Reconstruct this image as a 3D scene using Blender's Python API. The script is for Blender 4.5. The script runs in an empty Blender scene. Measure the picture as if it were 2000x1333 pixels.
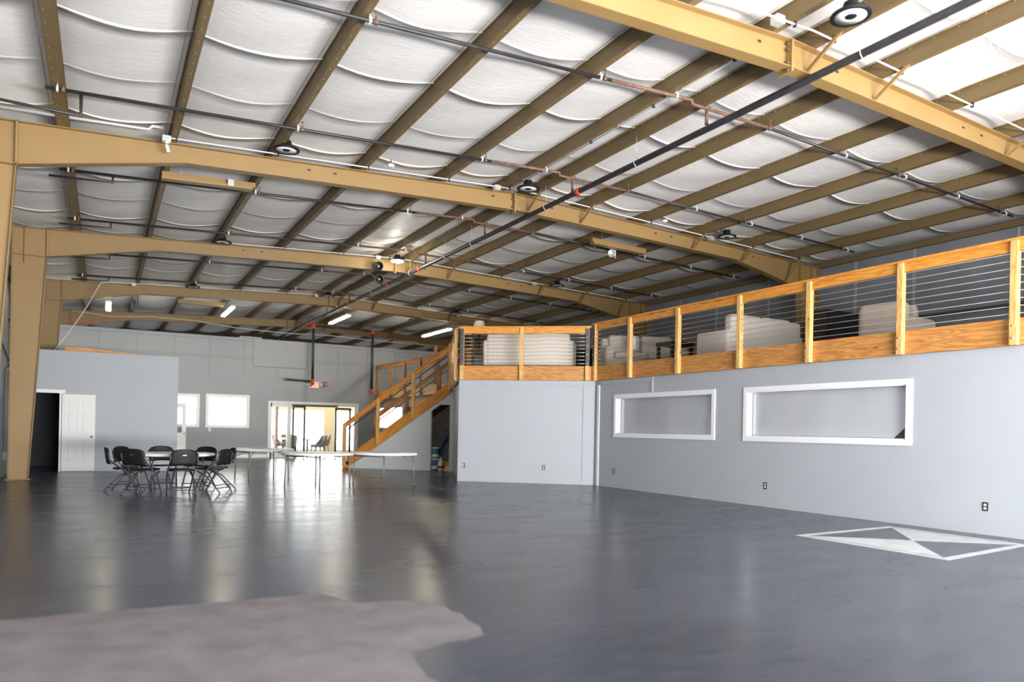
import bpy, math, random
from mathutils import Vector, Matrix
random.seed(7)
SC = bpy.context.scene
COL = SC.collection
V = Vector

# ------------------------------------------------------------------ camera
F, TH, YH, CX, CZ, RO = 1453.0, 0.503, 841.8, -7.031, 1.2987, 0.0195
cd = bpy.data.cameras.new('camera'); cam = bpy.data.objects.new('camera', cd); COL.objects.link(cam)
cd.sensor_width = 36.0; cd.lens = 36.0 * F / 2000.0
fw = V((math.sin(TH), math.cos(TH), 0)); rt = V((math.cos(TH), -math.sin(TH), 0)); up = V((0, 0, 1))
# roll: image turns clockwise by RO
r2 = rt * math.cos(RO) + up * math.sin(RO)
u2 = up * math.cos(RO) - rt * math.sin(RO)
m = Matrix((( r2.x, u2.x, -fw.x, CX), (r2.y, u2.y, -fw.y, 0), (r2.z, u2.z, -fw.z, CZ), (0, 0, 0, 1)))
cam.matrix_world = m
cd.shift_y = (YH - 666.5) / 2000.0
cd.clip_start = 0.05; cd.clip_end = 300
cd.dof.use_dof = True; cd.dof.focus_distance = 14.0; cd.dof.aperture_fstop = 0.7
SC.camera = cam

# ------------------------------------------------------------------ materials
MATS = {}
def mat(name, col, rough=0.6, metal=0.0, var=0.0, scale=6.0, bump=0.0, bscale=30.0, emit=None, estr=0.0, spec=0.5, stretch=(1, 1, 1), sheen=0):
    mt = bpy.data.materials.new(name); mt.use_nodes = True
    nt = mt.node_tree; b = nt.nodes['Principled BSDF']
    b.inputs['Base Color'].default_value = (*col, 1); b.inputs['Roughness'].default_value = rough
    b.inputs['Metallic'].default_value = metal; b.inputs['Specular IOR Level'].default_value = spec
    if sheen: b.inputs['Sheen Weight'].default_value = sheen
    tc = nt.nodes.new('ShaderNodeTexCoord'); mp = nt.nodes.new('ShaderNodeMapping')
    mp.inputs['Scale'].default_value = stretch
    nt.links.new(tc.outputs['Object'], mp.inputs['Vector'])
    if var > 0:
        n = nt.nodes.new('ShaderNodeTexNoise'); n.inputs['Scale'].default_value = scale; n.inputs['Detail'].default_value = 5
        nt.links.new(mp.outputs[0], n.inputs['Vector'])
        cr = nt.nodes.new('ShaderNodeValToRGB')
        cr.color_ramp.elements[0].position = 0.3; cr.color_ramp.elements[1].position = 0.7
        cr.color_ramp.elements[0].color = (*[c * (1 - var) for c in col], 1)
        cr.color_ramp.elements[1].color = (*[min(1, c * (1 + var)) for c in col], 1)
        nt.links.new(n.outputs['Fac'], cr.inputs[0]); nt.links.new(cr.outputs[0], b.inputs['Base Color'])
    if bump > 0:
        n2 = nt.nodes.new('ShaderNodeTexNoise'); n2.inputs['Scale'].default_value = bscale; n2.inputs['Detail'].default_value = 4
        nt.links.new(mp.outputs[0], n2.inputs['Vector'])
        bp = nt.nodes.new('ShaderNodeBump'); bp.inputs['Strength'].default_value = bump; bp.inputs['Distance'].default_value = 0.02
        nt.links.new(n2.outputs['Fac'], bp.inputs['Height']); nt.links.new(bp.outputs[0], b.inputs['Normal'])
    if emit:
        b.inputs['Emission Color'].default_value = (*emit, 1); b.inputs['Emission Strength'].default_value = estr
    MATS[name] = mt
    return mt

def wood(name, a, b_, c):
    mt = bpy.data.materials.new(name); mt.use_nodes = True
    nt = mt.node_tree; b = nt.nodes['Principled BSDF']; b.inputs['Roughness'].default_value = 0.45
    uv = nt.nodes.new('ShaderNodeUVMap'); uv.uv_map = 'UVMap'
    mp = nt.nodes.new('ShaderNodeMapping'); mp.inputs['Scale'].default_value = (0.9, 9, 1)
    nt.links.new(uv.outputs[0], mp.inputs['Vector'])
    n = nt.nodes.new('ShaderNodeTexNoise'); n.inputs['Scale'].default_value = 1.6; n.inputs['Detail'].default_value = 2; n.inputs['Distortion'].default_value = 0.7
    nt.links.new(mp.outputs[0], n.inputs['Vector'])
    mt_ = nt.nodes.new('ShaderNodeMath'); mt_.operation = 'MULTIPLY'; mt_.inputs[1].default_value = 9.0
    fr = nt.nodes.new('ShaderNodeMath'); fr.operation = 'PINGPONG'; fr.inputs[1].default_value = 1.0
    nt.links.new(n.outputs['Fac'], mt_.inputs[0]); nt.links.new(mt_.outputs[0], fr.inputs[0])
    cr = nt.nodes.new('ShaderNodeValToRGB')
    cr.color_ramp.elements[0].color = (*a, 1); cr.color_ramp.elements[1].color = (*c, 1); cr.color_ramp.elements[0].position = 0.0
    e = cr.color_ramp.elements.new(0.6); e.color = (*b_, 1)
    nt.links.new(fr.outputs[0], cr.inputs[0])
    # knots
    mp2 = nt.nodes.new('ShaderNodeMapping'); mp2.inputs['Scale'].default_value = (1.6, 5, 1)
    nt.links.new(uv.outputs[0], mp2.inputs['Vector'])
    vo = nt.nodes.new('ShaderNodeTexVoronoi'); vo.inputs['Scale'].default_value = 1.0
    nt.links.new(mp2.outputs[0], vo.inputs['Vector'])
    lt = nt.nodes.new('ShaderNodeMath'); lt.operation = 'LESS_THAN'; lt.inputs[1].default_value = 0.05
    nt.links.new(vo.outputs['Distance'], lt.inputs[0])
    mx = nt.nodes.new('ShaderNodeMix'); mx.data_type = 'RGBA'
    nt.links.new(lt.outputs[0], mx.inputs[0]); nt.links.new(cr.outputs[0], mx.inputs[6]); mx.inputs[7].default_value = (0.12, 0.035, 0.012, 1)
    nt.links.new(mx.outputs[2], b.inputs['Base Color'])
    MATS[name] = mt
    return mt

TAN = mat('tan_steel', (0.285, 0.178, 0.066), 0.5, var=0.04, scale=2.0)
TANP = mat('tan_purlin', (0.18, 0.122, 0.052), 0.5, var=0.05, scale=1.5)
INS = mat('insulation', (0.80, 0.79, 0.78), 0.55, var=0.03, scale=3.0, bump=0.25, bscale=9.0, stretch=(1.0, 3.5, 1))
SEAM = mat('insulation_seam', (0.93, 0.93, 0.92), 0.25)
GREYW = mat('grey_paint', (0.40, 0.43, 0.47), 0.5, var=0.02, scale=0.8, bump=0.04, bscale=60)
GREYD = mat('grey_paint_back', (0.33, 0.35, 0.39), 0.6, var=0.03, scale=1.2)
BATT = mat('grey_batten', (0.25, 0.26, 0.28), 0.6)
GREYI = mat('grey_insulation', (0.24, 0.25, 0.27), 0.6, var=0.12, scale=1.4, bump=0.25, bscale=3)
WTRIM = mat('white_trim', (0.84, 0.85, 0.87), 0.4)
WDOOR = mat('white_door', (0.80, 0.80, 0.80), 0.4)
CREAM = mat('cream_wall', (0.90, 0.78, 0.55), 0.8)
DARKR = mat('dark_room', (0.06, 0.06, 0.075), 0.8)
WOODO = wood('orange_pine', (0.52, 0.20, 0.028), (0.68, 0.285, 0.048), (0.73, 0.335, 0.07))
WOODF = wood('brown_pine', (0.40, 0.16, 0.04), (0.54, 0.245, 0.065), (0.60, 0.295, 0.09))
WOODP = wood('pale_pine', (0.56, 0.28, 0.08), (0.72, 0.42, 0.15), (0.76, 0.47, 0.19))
OSB = mat('strand_board', (0.42, 0.28, 0.18), 0.8, var=0.25, scale=14)
CABLE = mat('steel_cable', (0.62, 0.64, 0.66), 0.35, metal=0.8)
BOLT = mat('bolt_metal', (0.55, 0.56, 0.58), 0.35, metal=0.9)
PLATE = mat('black_plate', (0.09, 0.095, 0.105), 0.5, metal=0.3)
PIPE = mat('black_pipe', (0.035, 0.033, 0.036), 0.4, metal=0.3, var=0.2, scale=8)
RUST = mat('rusty_pipe', (0.16, 0.09, 0.06), 0.7, var=0.35, scale=12)
ROR = mat('orange_red_coupling', (0.55, 0.06, 0.02), 0.5)
GALV = mat('galvanised', (0.62, 0.64, 0.64), 0.35, metal=0.5)
CONW = mat('pale_conduit', (0.78, 0.79, 0.78), 0.4)
BLK = mat('black_plastic', (0.010, 0.010, 0.012), 0.5, spec=0.3)
GUN = mat('grey_tube', (0.19, 0.195, 0.21), 0.42, metal=0.35)
CHF = mat('dark_grey_tube', (0.07, 0.072, 0.08), 0.45, metal=0.3)
TABW = mat('white_plastic', (0.86, 0.86, 0.85), 0.35)
LENS = mat('lamp_lens', (0.80, 0.82, 0.84), 0.3)
SOFA = mat('cream_linen', (0.62, 0.555, 0.49), 0.9, var=0.04, scale=25, bump=0.1, bscale=120, sheen=0.2)
SOFA2 = mat('beige_slipcover', (0.50, 0.43, 0.34), 0.9, var=0.06, scale=6, bump=0.5, bscale=5)
DKWOOD = mat('dark_wood', (0.018, 0.013, 0.011), 0.4)
SHADE = mat('lamp_shade', (0.78, 0.74, 0.66), 0.9)
CHG = mat('greige_fabric', (0.32, 0.29, 0.25), 0.9)
PAPER = mat('white_paper', (0.70, 0.73, 0.77), 0.5, var=0.05, scale=1.5, bump=0.5, bscale=2.5)
OUTB = mat('black_outlet', (0.02, 0.02, 0.024), 0.4)
OUTW = mat('pale_socket', (0.62, 0.62, 0.62), 0.4)
REDP = mat('red_plastic', (0.35, 0.02, 0.025), 0.4)
WPLA = mat('white_casing', (0.75, 0.75, 0.74), 0.4)
EXITE = mat('exit_letters', (0.9, 0.1, 0.06), 0.5, emit=(1.0, 0.10, 0.05), estr=1.6)
EXITF = mat('exit_face', (0.8, 0.5, 0.45), 0.5, emit=(1.0, 0.42, 0.32), estr=0.5)
TUBE = mat('lit_tube', (1, 1, 1), 0.5, emit=(1.0, 0.90, 0.66), estr=75.0)
LIT = mat('lit_lens', (1, 1, 1), 0.5, emit=(1.0, 0.95, 0.80), estr=40.0)
BLUE = mat('blue_steel', (0.03, 0.12, 0.42), 0.35, metal=0.2)
YEL = mat('yellow_plastic', (0.75, 0.44, 0.01), 0.5)
RAGM = mat('cream_rag', (0.70, 0.58, 0.36), 0.9, bump=0.4, bscale=20)
PAIL = mat('pail_blue', (0.04, 0.13, 0.19), 0.45)
PAINTW = mat('floor_paint_white', (0.50, 0.52, 0.55), 0.55, var=0.14, scale=6, bump=0.05)
STAMP = mat('stamp_ink', (0.11, 0.045, 0.015), 0.8)
PATCH = mat('worn_concrete', (0.130, 0.118, 0.123), 0.8, var=0.2, scale=4, bump=0.15, bscale=25)
BRASS = mat('satin_knob', (0.22, 0.19, 0.16), 0.3, metal=0.8)
GLASSF = mat('dark_frame', (0.022, 0.022, 0.026), 0.4)

GLASS = bpy.data.materials.new('clear_glass'); GLASS.use_nodes = True
_nt = GLASS.node_tree; _b = _nt.nodes['Principled BSDF']; _o = _nt.nodes['Material Output']
_t = _nt.nodes.new('ShaderNodeBsdfTransparent'); _t.inputs[0].default_value = (1, 1, 1, 1)
_g = _nt.nodes.new('ShaderNodeBsdfGlossy'); _g.inputs['Roughness'].default_value = 0.03
_l = _nt.nodes.new('ShaderNodeLayerWeight'); _l.inputs[0].default_value = 0.5
_f = _nt.nodes.new('ShaderNodeMath'); _f.operation = 'POWER'; _f.inputs[1].default_value = 2.4; _nt.links.new(_l.outputs['Facing'], _f.inputs[0])
_m = _nt.nodes.new('ShaderNodeMixShader')
_nt.links.new(_f.outputs[0], _m.inputs[0]); _nt.links.new(_t.outputs[0], _m.inputs[1]); _nt.links.new(_g.outputs[0], _m.inputs[2])
_nt.links.new(_m.outputs[0], _o.inputs['Surface'])

def floor_mat():
    mt = bpy.data.materials.new('sealed_concrete'); mt.use_nodes = True
    nt = mt.node_tree; b = nt.nodes['Principled BSDF']
    tc = nt.nodes.new('ShaderNodeTexCoord')
    def noise(scale, stretch, detail=5, dist=0.0):
        mp = nt.nodes.new('ShaderNodeMapping'); mp.inputs['Scale'].default_value = stretch
        mp.inputs['Rotation'].default_value = (0, 0, 0.5)
        nt.links.new(tc.outputs['Object'], mp.inputs['Vector'])
        n = nt.nodes.new('ShaderNodeTexNoise'); n.inputs['Scale'].default_value = scale; n.inputs['Detail'].default_value = detail
        n.inputs['Distortion'].default_value = dist
        nt.links.new(mp.outputs[0], n.inputs['Vector']); return n
    n1 = noise(0.45, (1, 1.4, 1), 4, 0.2); n2 = noise(3.0, (0.8, 4, 1), 4, 0.15)
    a = nt.nodes.new('ShaderNodeMath'); a.operation = 'ADD'
    nt.links.new(n1.outputs[0], a.inputs[0]); nt.links.new(n2.outputs[0], a.inputs[1])
    h = nt.nodes.new('ShaderNodeMath'); h.operation = 'MULTIPLY'; h.inputs[1].default_value = 0.5
    nt.links.new(a.outputs[0], h.inputs[0])
    cr = nt.nodes.new('ShaderNodeValToRGB')
    cr.color_ramp.elements[0].position = 0.36; cr.color_ramp.elements[0].color = (0.027, 0.035, 0.051, 1)
    cr.color_ramp.elements[1].position = 0.64; cr.color_ramp.elements[1].color = (0.047, 0.059, 0.083, 1)
    nt.links.new(h.outputs[0], cr.inputs[0]); nt.links.new(cr.outputs[0], b.inputs['Base Color'])
    n3 = noise(1.0, (1, 2.4, 1), 3, 0.1)
    mr = nt.nodes.new('ShaderNodeMapRange'); mr.inputs[1].default_value = 0.3; mr.inputs[2].default_value = 0.7
    mr.inputs[3].default_value = 0.23; mr.inputs[4].default_value = 0.29
    nt.links.new(n3.outputs[0], mr.inputs[0]); nt.links.new(mr.outputs[0], b.inputs['Roughness'])
    n4 = noise(5.0, (0.6, 2.0, 1), 4)
    bp = nt.nodes.new('ShaderNodeBump'); bp.inputs['Strength'].default_value = 0.02; bp.inputs['Distance'].default_value = 0.02
    nt.links.new(n4.outputs[0], bp.inputs['Height']); nt.links.new(bp.outputs[0], b.inputs['Normal'])
    b.inputs['Specular IOR Level'].default_value = 0.5
    return mt
FLOOR = floor_mat()

# ------------------------------------------------------------------ mesh builder
class MB:
    def __init__(s): s.v = []; s.f = []; s.uv = []; s.mi = []; s.sm = []
    def face(s, idx, uv=None, mi=0, smooth=False):
        s.f.append(tuple(idx)); s.uv.append(uv or [(0, 0)] * len(idx)); s.mi.append(mi); s.sm.append(smooth)
    def hexa(s, c, ax, hs, mi=0):
        """box: centre, 3 unit axes, 3 half sizes"""
        c = V(c); ax = [V(a) for a in ax]; b = len(s.v)
        for i in (-1, 1):
            for j in (-1, 1):
                for k in (-1, 1): s.v.append(c + ax[0] * hs[0] * i + ax[1] * hs[1] * j + ax[2] * hs[2] * k)
        L = max(range(3), key=lambda q: hs[q]); ox, oy = random.random() * 50, random.random() * 50
        sg = [(i, j, k) for i in (-1, 1) for j in (-1, 1) for k in (-1, 1)]
        for q in ((0, 1, 3, 2), (4, 6, 7, 5), (0, 4, 5, 1), (2, 3, 7, 6), (0, 2, 6, 4), (1, 5, 7, 3)):
            cs = [sg[i] for i in q]
            fixed = [a for a in range(3) if len({x[a] for x in cs}) == 1][0]
            rest = [a for a in range(3) if a != fixed]
            if L in rest: u = L; w = [a for a in rest if a != L][0]
            else: u, w = rest
            s.face([b + i for i in q], [(x[u] * hs[u] + ox, x[w] * hs[w] + oy + fixed * 3.1) for x in cs], mi)
    def box(s, x0, x1, y0, y1, z0, z1, mi=0):
        s.hexa(((x0 + x1) / 2, (y0 + y1) / 2, (z0 + z1) / 2), ((1, 0, 0), (0, 1, 0), (0, 0, 1)), (abs(x1 - x0) / 2, abs(y1 - y0) / 2, abs(z1 - z0) / 2), mi)
    def bar(s, p0, p1, w, h, upv=(0, 0, 1), mi=0):
        p0, p1 = V(p0), V(p1); d = (p1 - p0); L = d.length; d.normalize(); u = V(upv)
        if abs(d.dot(u)) > 0.99: u = V((0, 1, 0))
        sd = d.cross(u).normalized(); u = sd.cross(d).normalized()
        s.hexa((p0 + p1) / 2, (d, sd, u), (L / 2, w / 2, h / 2), mi)
    def tube(s, pts, r, n=8, mi=0, rs=None):
        pts = [V(p) for p in pts]; rings = []
        prev = None
        for i, p in enumerate(pts):
            if i == 0: d = pts[1] - p
            elif i == len(pts) - 1: d = p - pts[i - 1]
            else: d = (pts[i + 1] - p).normalized() + (p - pts[i - 1]).normalized()
            d.normalize()
            if prev is None:
                a = V((0, 0, 1)) if abs(d.z) < 0.9 else V((1, 0, 0))
                e1 = d.cross(a).normalized()
            else:
                e1 = (prev - d * prev.dot(d)).normalized()
            e2 = d.cross(e1); prev = e1; rr = rs[i] if rs else r
            b = len(s.v)
            for k in range(n):
                t = 2 * math.pi * k / n; s.v.append(p + e1 * rr * math.cos(t) + e2 * rr * math.sin(t))
            rings.append(b)
        for a, b in zip(rings, rings[1:]):
            for k in range(n): s.face((a + k, a + (k + 1) % n, b + (k + 1) % n, b + k), None, mi, True)
        s.face([rings[0] + k for k in range(n)][::-1], None, mi); s.face([rings[-1] + k for k in range(n)], None, mi)
    def lathe(s, prof, c=(0, 0, 0), n=24, mi=0, axis=(0, 0, 1), smooth=True, cap=True):
        c = V(c); z = V(axis).normalized(); a = V((1, 0, 0)) if abs(z.x) < 0.9 else V((0, 1, 0))
        e1 = z.cross(a).normalized(); e2 = z.cross(e1); rings = []
        for r, h in prof:
            b = len(s.v)
            for k in range(n):
                t = 2 * math.pi * k / n; s.v.append(c + z * h + e1 * r * math.cos(t) + e2 * r * math.sin(t))
            rings.append(b)
        for a_, b in zip(rings, rings[1:]):
            for k in range(n): s.face((a_ + k, a_ + (k + 1) % n, b + (k + 1) % n, b + k), None, mi, smooth)
        if cap and prof[0][0] > 1e-4: s.face([rings[0] + k for k in range(n)][::-1], None, mi)
        if cap and prof[-1][0] > 1e-4: s.face([rings[-1] + k for k in range(n)], None, mi)
    def prism(s, poly, thick, mi=0):
        """3D polygon extruded by vector thick"""
        t = V(thick); b = len(s.v); n = len(poly); ox = random.random() * 50
        P = [V(p) for p in poly]
        s.v += P + [p + t for p in P]
        d = max(((P[i] - P[j]) for i in range(n) for j in range(i)), key=lambda q: q.length).normalized()
        e = d.cross(t).normalized()
        uv = [(p.dot(d) + ox, p.dot(e)) for p in P]
        s.face(range(b, b + n), uv, mi); s.face([b + n + i for i in range(n)][::-1], uv[::-1], mi)
        for i in range(n):
            j = (i + 1) % n
            s.face((b + i, b + n + i, b + n + j, b + j), [uv[i], (uv[i][0], uv[i][1] + .1), (uv[j][0], uv[j][1] + .1), uv[j]], mi)
    def build(s, name, material, parent=None, local=False, bevel=0.0, seg=2, sub=0, smooth=None):
        me = bpy.data.meshes.new(name); me.from_pydata([tuple(v) for v in s.v], [], s.f)
        ms = material if isinstance(material, (list, tuple)) else [material]
        for q in ms: me.materials.append(q)
        uvl = me.uv_layers.new(name='UVMap')
        for p in me.polygons:
            p.material_index = s.mi[p.index]; p.use_smooth = s.sm[p.index] if smooth is None else smooth
            for li, uvv in zip(p.loop_indices, s.uv[p.index]): uvl.data[li].uv = uvv
        # recalc normals
        import bmesh
        bm = bmesh.new(); bm.from_mesh(me); bmesh.ops.recalc_face_normals(bm, faces=bm.faces); bm.to_mesh(me); bm.free()
        o = bpy.data.objects.new(name, me); COL.objects.link(o)
        if parent is not None:
            o.parent = parent
            if not local and parent.parent is None: o.matrix_parent_inverse = WM.get(parent.name, Matrix()).inverted()
        if bevel:
            md = o.modifiers.new('b', 'BEVEL'); md.width = bevel; md.segments = seg; md.limit_method = 'ANGLE'
            if seg > 2:
                for p in me.polygons: p.use_smooth = True
        if sub:
            md = o.modifiers.new('s', 'SUBSURF'); md.levels = sub; md.render_levels = sub
        return o
WM = {}
def tag(o, label=None, cat=None, group=None, kind=None):
    if label: o['label'] = label
    if cat: o['category'] = cat
    if group: o['group'] = group
    if kind: o['kind'] = kind
    return o
def root(name, loc, label, cat, group=None, rz=0.0):
    o = bpy.data.objects.new(name, None); COL.objects.link(o); o.empty_display_size = 0.1
    o.location = loc; o.rotation_euler = (0, 0, rz)
    WM[o.name] = Matrix.Translation(V(loc)) @ Matrix.Rotation(rz, 4, 'Z')
    return tag(o, label, cat, group)
def copy_tree(o, parent=None):
    c = o.copy(); COL.objects.link(c)
    if parent is not None: c.parent = parent
    for ch in list(o.children): copy_tree(ch, c)
    return c
def place(proto, first, loc, rz, label, cat, group=None):
    o = proto if first else copy_tree(proto)
    o.location = loc; o.rotation_euler = (0, 0, rz)
    return tag(o, label, cat, group)
def structure(name, mb, material, label=None, **k):
    o = mb.build(name, material, **k); o['kind'] = 'structure'
    if label: o['label'] = label; 
    return o
def text_mesh(body, name, size, material, parent, M, depth=0.0006):
    cu = bpy.data.curves.new('txt', 'FONT'); cu.body = body; cu.size = size; cu.extrude = depth; cu.align_x = 'CENTER'; cu.align_y = 'CENTER'
    t = bpy.data.objects.new('txt', cu); COL.objects.link(t)
    dg = bpy.context.evaluated_depsgraph_get(); me = bpy.data.meshes.new_from_object(t.evaluated_get(dg))
    bpy.data.objects.remove(t); me.transform(M); me.materials.clear(); me.materials.append(material)
    o = bpy.data.objects.new(name, me); COL.objects.link(o); o.parent = parent
    if parent.parent is None: o.matrix_parent_inverse = WM.get(parent.name, Matrix()).inverted()
    return o

# ------------------------------------------------------------------ building numbers
SP = 1.524
PX = [-5.05, -4.05, -3.05, -2.05, -1.05, -0.22, 0.22, 1.05, 2.05, 3.05, 4.05, 5.05]
PX = [p * SP for p in PX]
FY = [6.21, 12.92, 19.74, 26.57, 33.4]
WX = 9.05
YB0, YE = -5.5, 40.4
def T(x): return 5.986 - 0.0436 * abs(x)     # top of the steel frames / underside of purlins

# floor ---------------------------------------------------------------
b = MB(); b.box(-WX - .3, WX + .3, YB0 - 6, YE + 8, -0.2, 0)
structure('floor', b, FLOOR, 'dark grey sealed concrete floor')
# ceiling: draped insulation -------------------------------------------
b = MB()
xs = []
edges = [-WX] + PX + [WX]
for a, c in zip(edges, edges[1:]):
    n = 10 if c - a > 0.9 else 6
    for i in range(n): xs.append((a + (c - a) * i / n, math.sin(math.pi * i / n) * min(1, (c - a) / 1.4)))
xs.append((WX, 0))
ys = []; seams = []
y = YB0
k = 0
while y < YE:
    A_ = (1, .45, .8, .3)[k % 4]; ys += [(y - .03, 0, 0), (y - .018, 0.0, 1), (y - .018 + .012, A_, 1), (y + .022, A_, 1), (y + .03, 0, 0)]
    for q in range(1, 6): ys.append((y + .03 + (1.44) * q / 6, 0, 0))
    y += 1.50; k += 1
for j, (yy, bm_, sm_) in enumerate(ys):
    for i, (xx, s_) in enumerate(xs):
        w = (0.010 * math.sin(yy * 2.1 + xx * 1.3) + .008 * math.sin(yy * 5.3 + xx * 3.1)) * s_
        b.v.append(V((xx, yy, T(xx) + 0.205 - 0.105 * s_ - 0.016 * bm_ * (0.35 + .65 * s_) + w)))
NX = len(xs)
for j in range(len(ys) - 1):
    for i in range(NX - 1):
        se = ys[j][2] and ys[j + 1][2]
        b.face((j * NX + i, j * NX + i + 1, (j + 1) * NX + i + 1, (j + 1) * NX + i), None, 1 if se else 0, True)
structure('ceiling', b, [INS, SEAM], 'white sagging roof insulation')
b = MB()
for s_ in (-1, 1):
    b.prism([(0, YB0, 6.3), (s_ * (WX + .2), YB0, 6.3 - .0436 * 9.25), (s_ * (WX + .2), YB0, 6.4 - .0436 * 9.25), (0, YB0, 6.4)], (0, YE - YB0 + .2, 0))
structure('roof_deck', b, GREYI, 'metal roof above the insulation')

# walls -----------------------------------------------------------------
b = MB(); b.box(-WX - .15, -WX, YB0, YE, 0, 5.89)
wl = structure('wall_left', b, GREYW, 'pale grey wall behind the tan columns')
b = MB(); b.box(WX, WX + .15, YB0, YE, 0, 5.89)
wr = structure('wall_right', b, GREYI, 'grey insulated wall behind the loft')
b = MB()
for yy in (8.2, 10.4, 11.9, 14.6, 16.6, 18.2):
    b.box(WX - .012, WX, yy, yy + .07, 3, 5.6)
b.build('seam_tape', mat('seam_tape_grey', (0.36, 0.37, 0.39), .4), wr)
b = MB()
for yy in FY[:4]: b.box(WX - .16, WX - .02, yy + .15, yy + 6.6, 4.02, 4.06)
b.build('girt', PLATE, wr)
b = MB(); b.box(-WX, WX, YE, YE + .15, 3.0, 6.3)
structure('wall_end', b, mat('brown_end_wall', (0.05, 0.04, 0.032), .8), 'dark end wall above the far rooms')
# eave struts
for s_, nm in ((-1, 'trim_1'), (1, 'trim_2')):
    b = MB(); b.box(s_ * 8.92, s_ * 9.03, -2, YE, 5.60, 5.72)
    structure(nm, b, TANP if s_ > 0 else WTRIM, 'eave strut along the top of the wall')
# wall behind the camera: wide open roll-up doorway
b = MB()
b.box(-WX, WX, YB0, YB0 + .15, 4.6, 6.2)
b.box(-WX, -6.2, YB0, YB0 + .15, 0, 4.6); b.box(6.4, WX, YB0, YB0 + .15, 0, 4.6)
structure('wall_front', b, GREYW, 'wall with the open loading doorway')

# ------------------------------------------------------------------ steel frames
FN = ['nearest', 'second', 'third', 'fourth', 'fifth']
FL = ['blurred tan steel roof frame crossing the upper right, nearest of the five frames',
      'tan steel roof frame spanning hall just beyond nearest frame, its column cut by photo edge',
      'tan steel roof frame carrying the two round black fans, tapered column foot visible',
      'tan steel roof frame just before the bright tube lights, foot hidden behind the grey room',
      'tan steel roof frame lit by the tube lights above the far grey wall']
BOT = [(8.19, 0.63), (5.95, 0.29), (3.5, 0.30), (0.0, 0.335)]
for fi, fy in enumerate(FY):
    r = root('steel_frame', (0, fy, 0), FL[fi], 'steel frame', 'tan rigid roof frames')
    fw_ = 0.085; tf = 0.012
    for s_ in (-1, 1):
        b = MB()
        top = [(8.19, T(8.19)), (0, T(0))]
        bot = [(x, T(x) - d) for x, d in BOT]
        poly = [(s_ * x, z) for x, z in top] + [(s_ * x, z) for x, z in reversed(bot)]
        b.prism([(x, fy - .004, z) for x, z in poly], (0, .008, 0))
        b.bar((s_ * 8.19, fy, T(8.19) - tf / 2), (0, fy, T(0) - tf / 2), fw_ * 2, tf)
        for (xa, za), (xb, zb) in zip(bot, bot[1:]):
            b.bar((s_ * xa, fy, za + tf / 2), (s_ * xb, fy, zb + tf / 2), fw_ * 2, tf)
        raf = b.build('rafter', TAN, r)
        # small slotted holes with dark rims in the web
        for x in ((0.9, 3.6, 4.05, 6.6) if s_ > 0 else (0.45, 3.55, 4.0)):
            z = T(x) - .1; b = MB()
            b.box(s_ * x - .028, s_ * x + .028, fy - .0065, fy - .0045, z - .014, z + .014)
            b.build('slot', OUTB, raf)
        # column
        b = MB()
        o_, i_t, i_b = 8.85, 8.19, 8.47
        kz = T(8.19) - .63
        b.prism([(s_ * o_, fy - .004, 0), (s_ * i_b, fy - .004, 0), (s_ * i_t, fy - .004, kz), (s_ * i_t, fy - .004, T(8.19)), (s_ * o_, fy - .004, T(8.85))], (0, .008, 0))
        b.bar((s_ * (o_ - .005), fy, 0), (s_ * (o_ - .005), fy, T(8.85)), fw_ * 2, tf, (1, 0, 0))
        b.bar((s_ * i_b, fy, 0), (s_ * i_t, fy, kz), fw_ * 2, tf, (1, 0, 0))
        b.bar((s_ * (i_t - .004), fy, kz - .02), (s_ * (i_t - .004), fy, T(8.19)), fw_ * 2, .03, (1, 0, 0))
        b.bar((s_ * o_, fy, kz), (s_ * i_t, fy, kz), fw_ * 2, tf)
        b.bar((s_ * 8.62, fy - .03, kz - .18), (s_ * 8.62, fy - .03, T(8.6) - .01), .008, .07, (0, 1, 0))
        b.bar((s_ * o_, fy, T(8.85) - tf / 2), (s_ * i_t, fy, T(8.19) - tf / 2), fw_ * 2, tf)
        b.box(s_ * 8.42, s_ * 8.90, fy - .11, fy + .11, 0, .015)
        b.build('column', TAN, r)
    b = MB(); b.box(-.016, .016, fy - .1, fy + .1, T(0) - .39, T(0) - .012); ep = b.build('end_plate', TAN, r)
    for z in (T(0) - .06, T(0) - .13, T(0) - .28, T(0) - .37):
        b = MB(); b.lathe([(.016, 0), (.016, .028)], (-.045, fy - .055, z), 8, axis=(1, 0, 0)); b.build('bolt', RUST, ep)
    for pi in (6, 7, 9, 10, 11):
        x = PX[pi]; d_ = 0.31 if x < 6 else (0.36 if x < 6.5 else 0.57)
        b = MB(); b.bar((x - .03, fy - .045, T(x) - d_ + .03), (x + .01, fy - .56, T(x) + .06), .045, .006, (1, 0, 0))
        b.bar((x - .03 + .02, fy - .045, T(x) - d_ + .03), (x + .03, fy - .56, T(x) + .06), .006, .045, (1, 0, 0))
        b.build('flange_brace', TAN, r)

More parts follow.
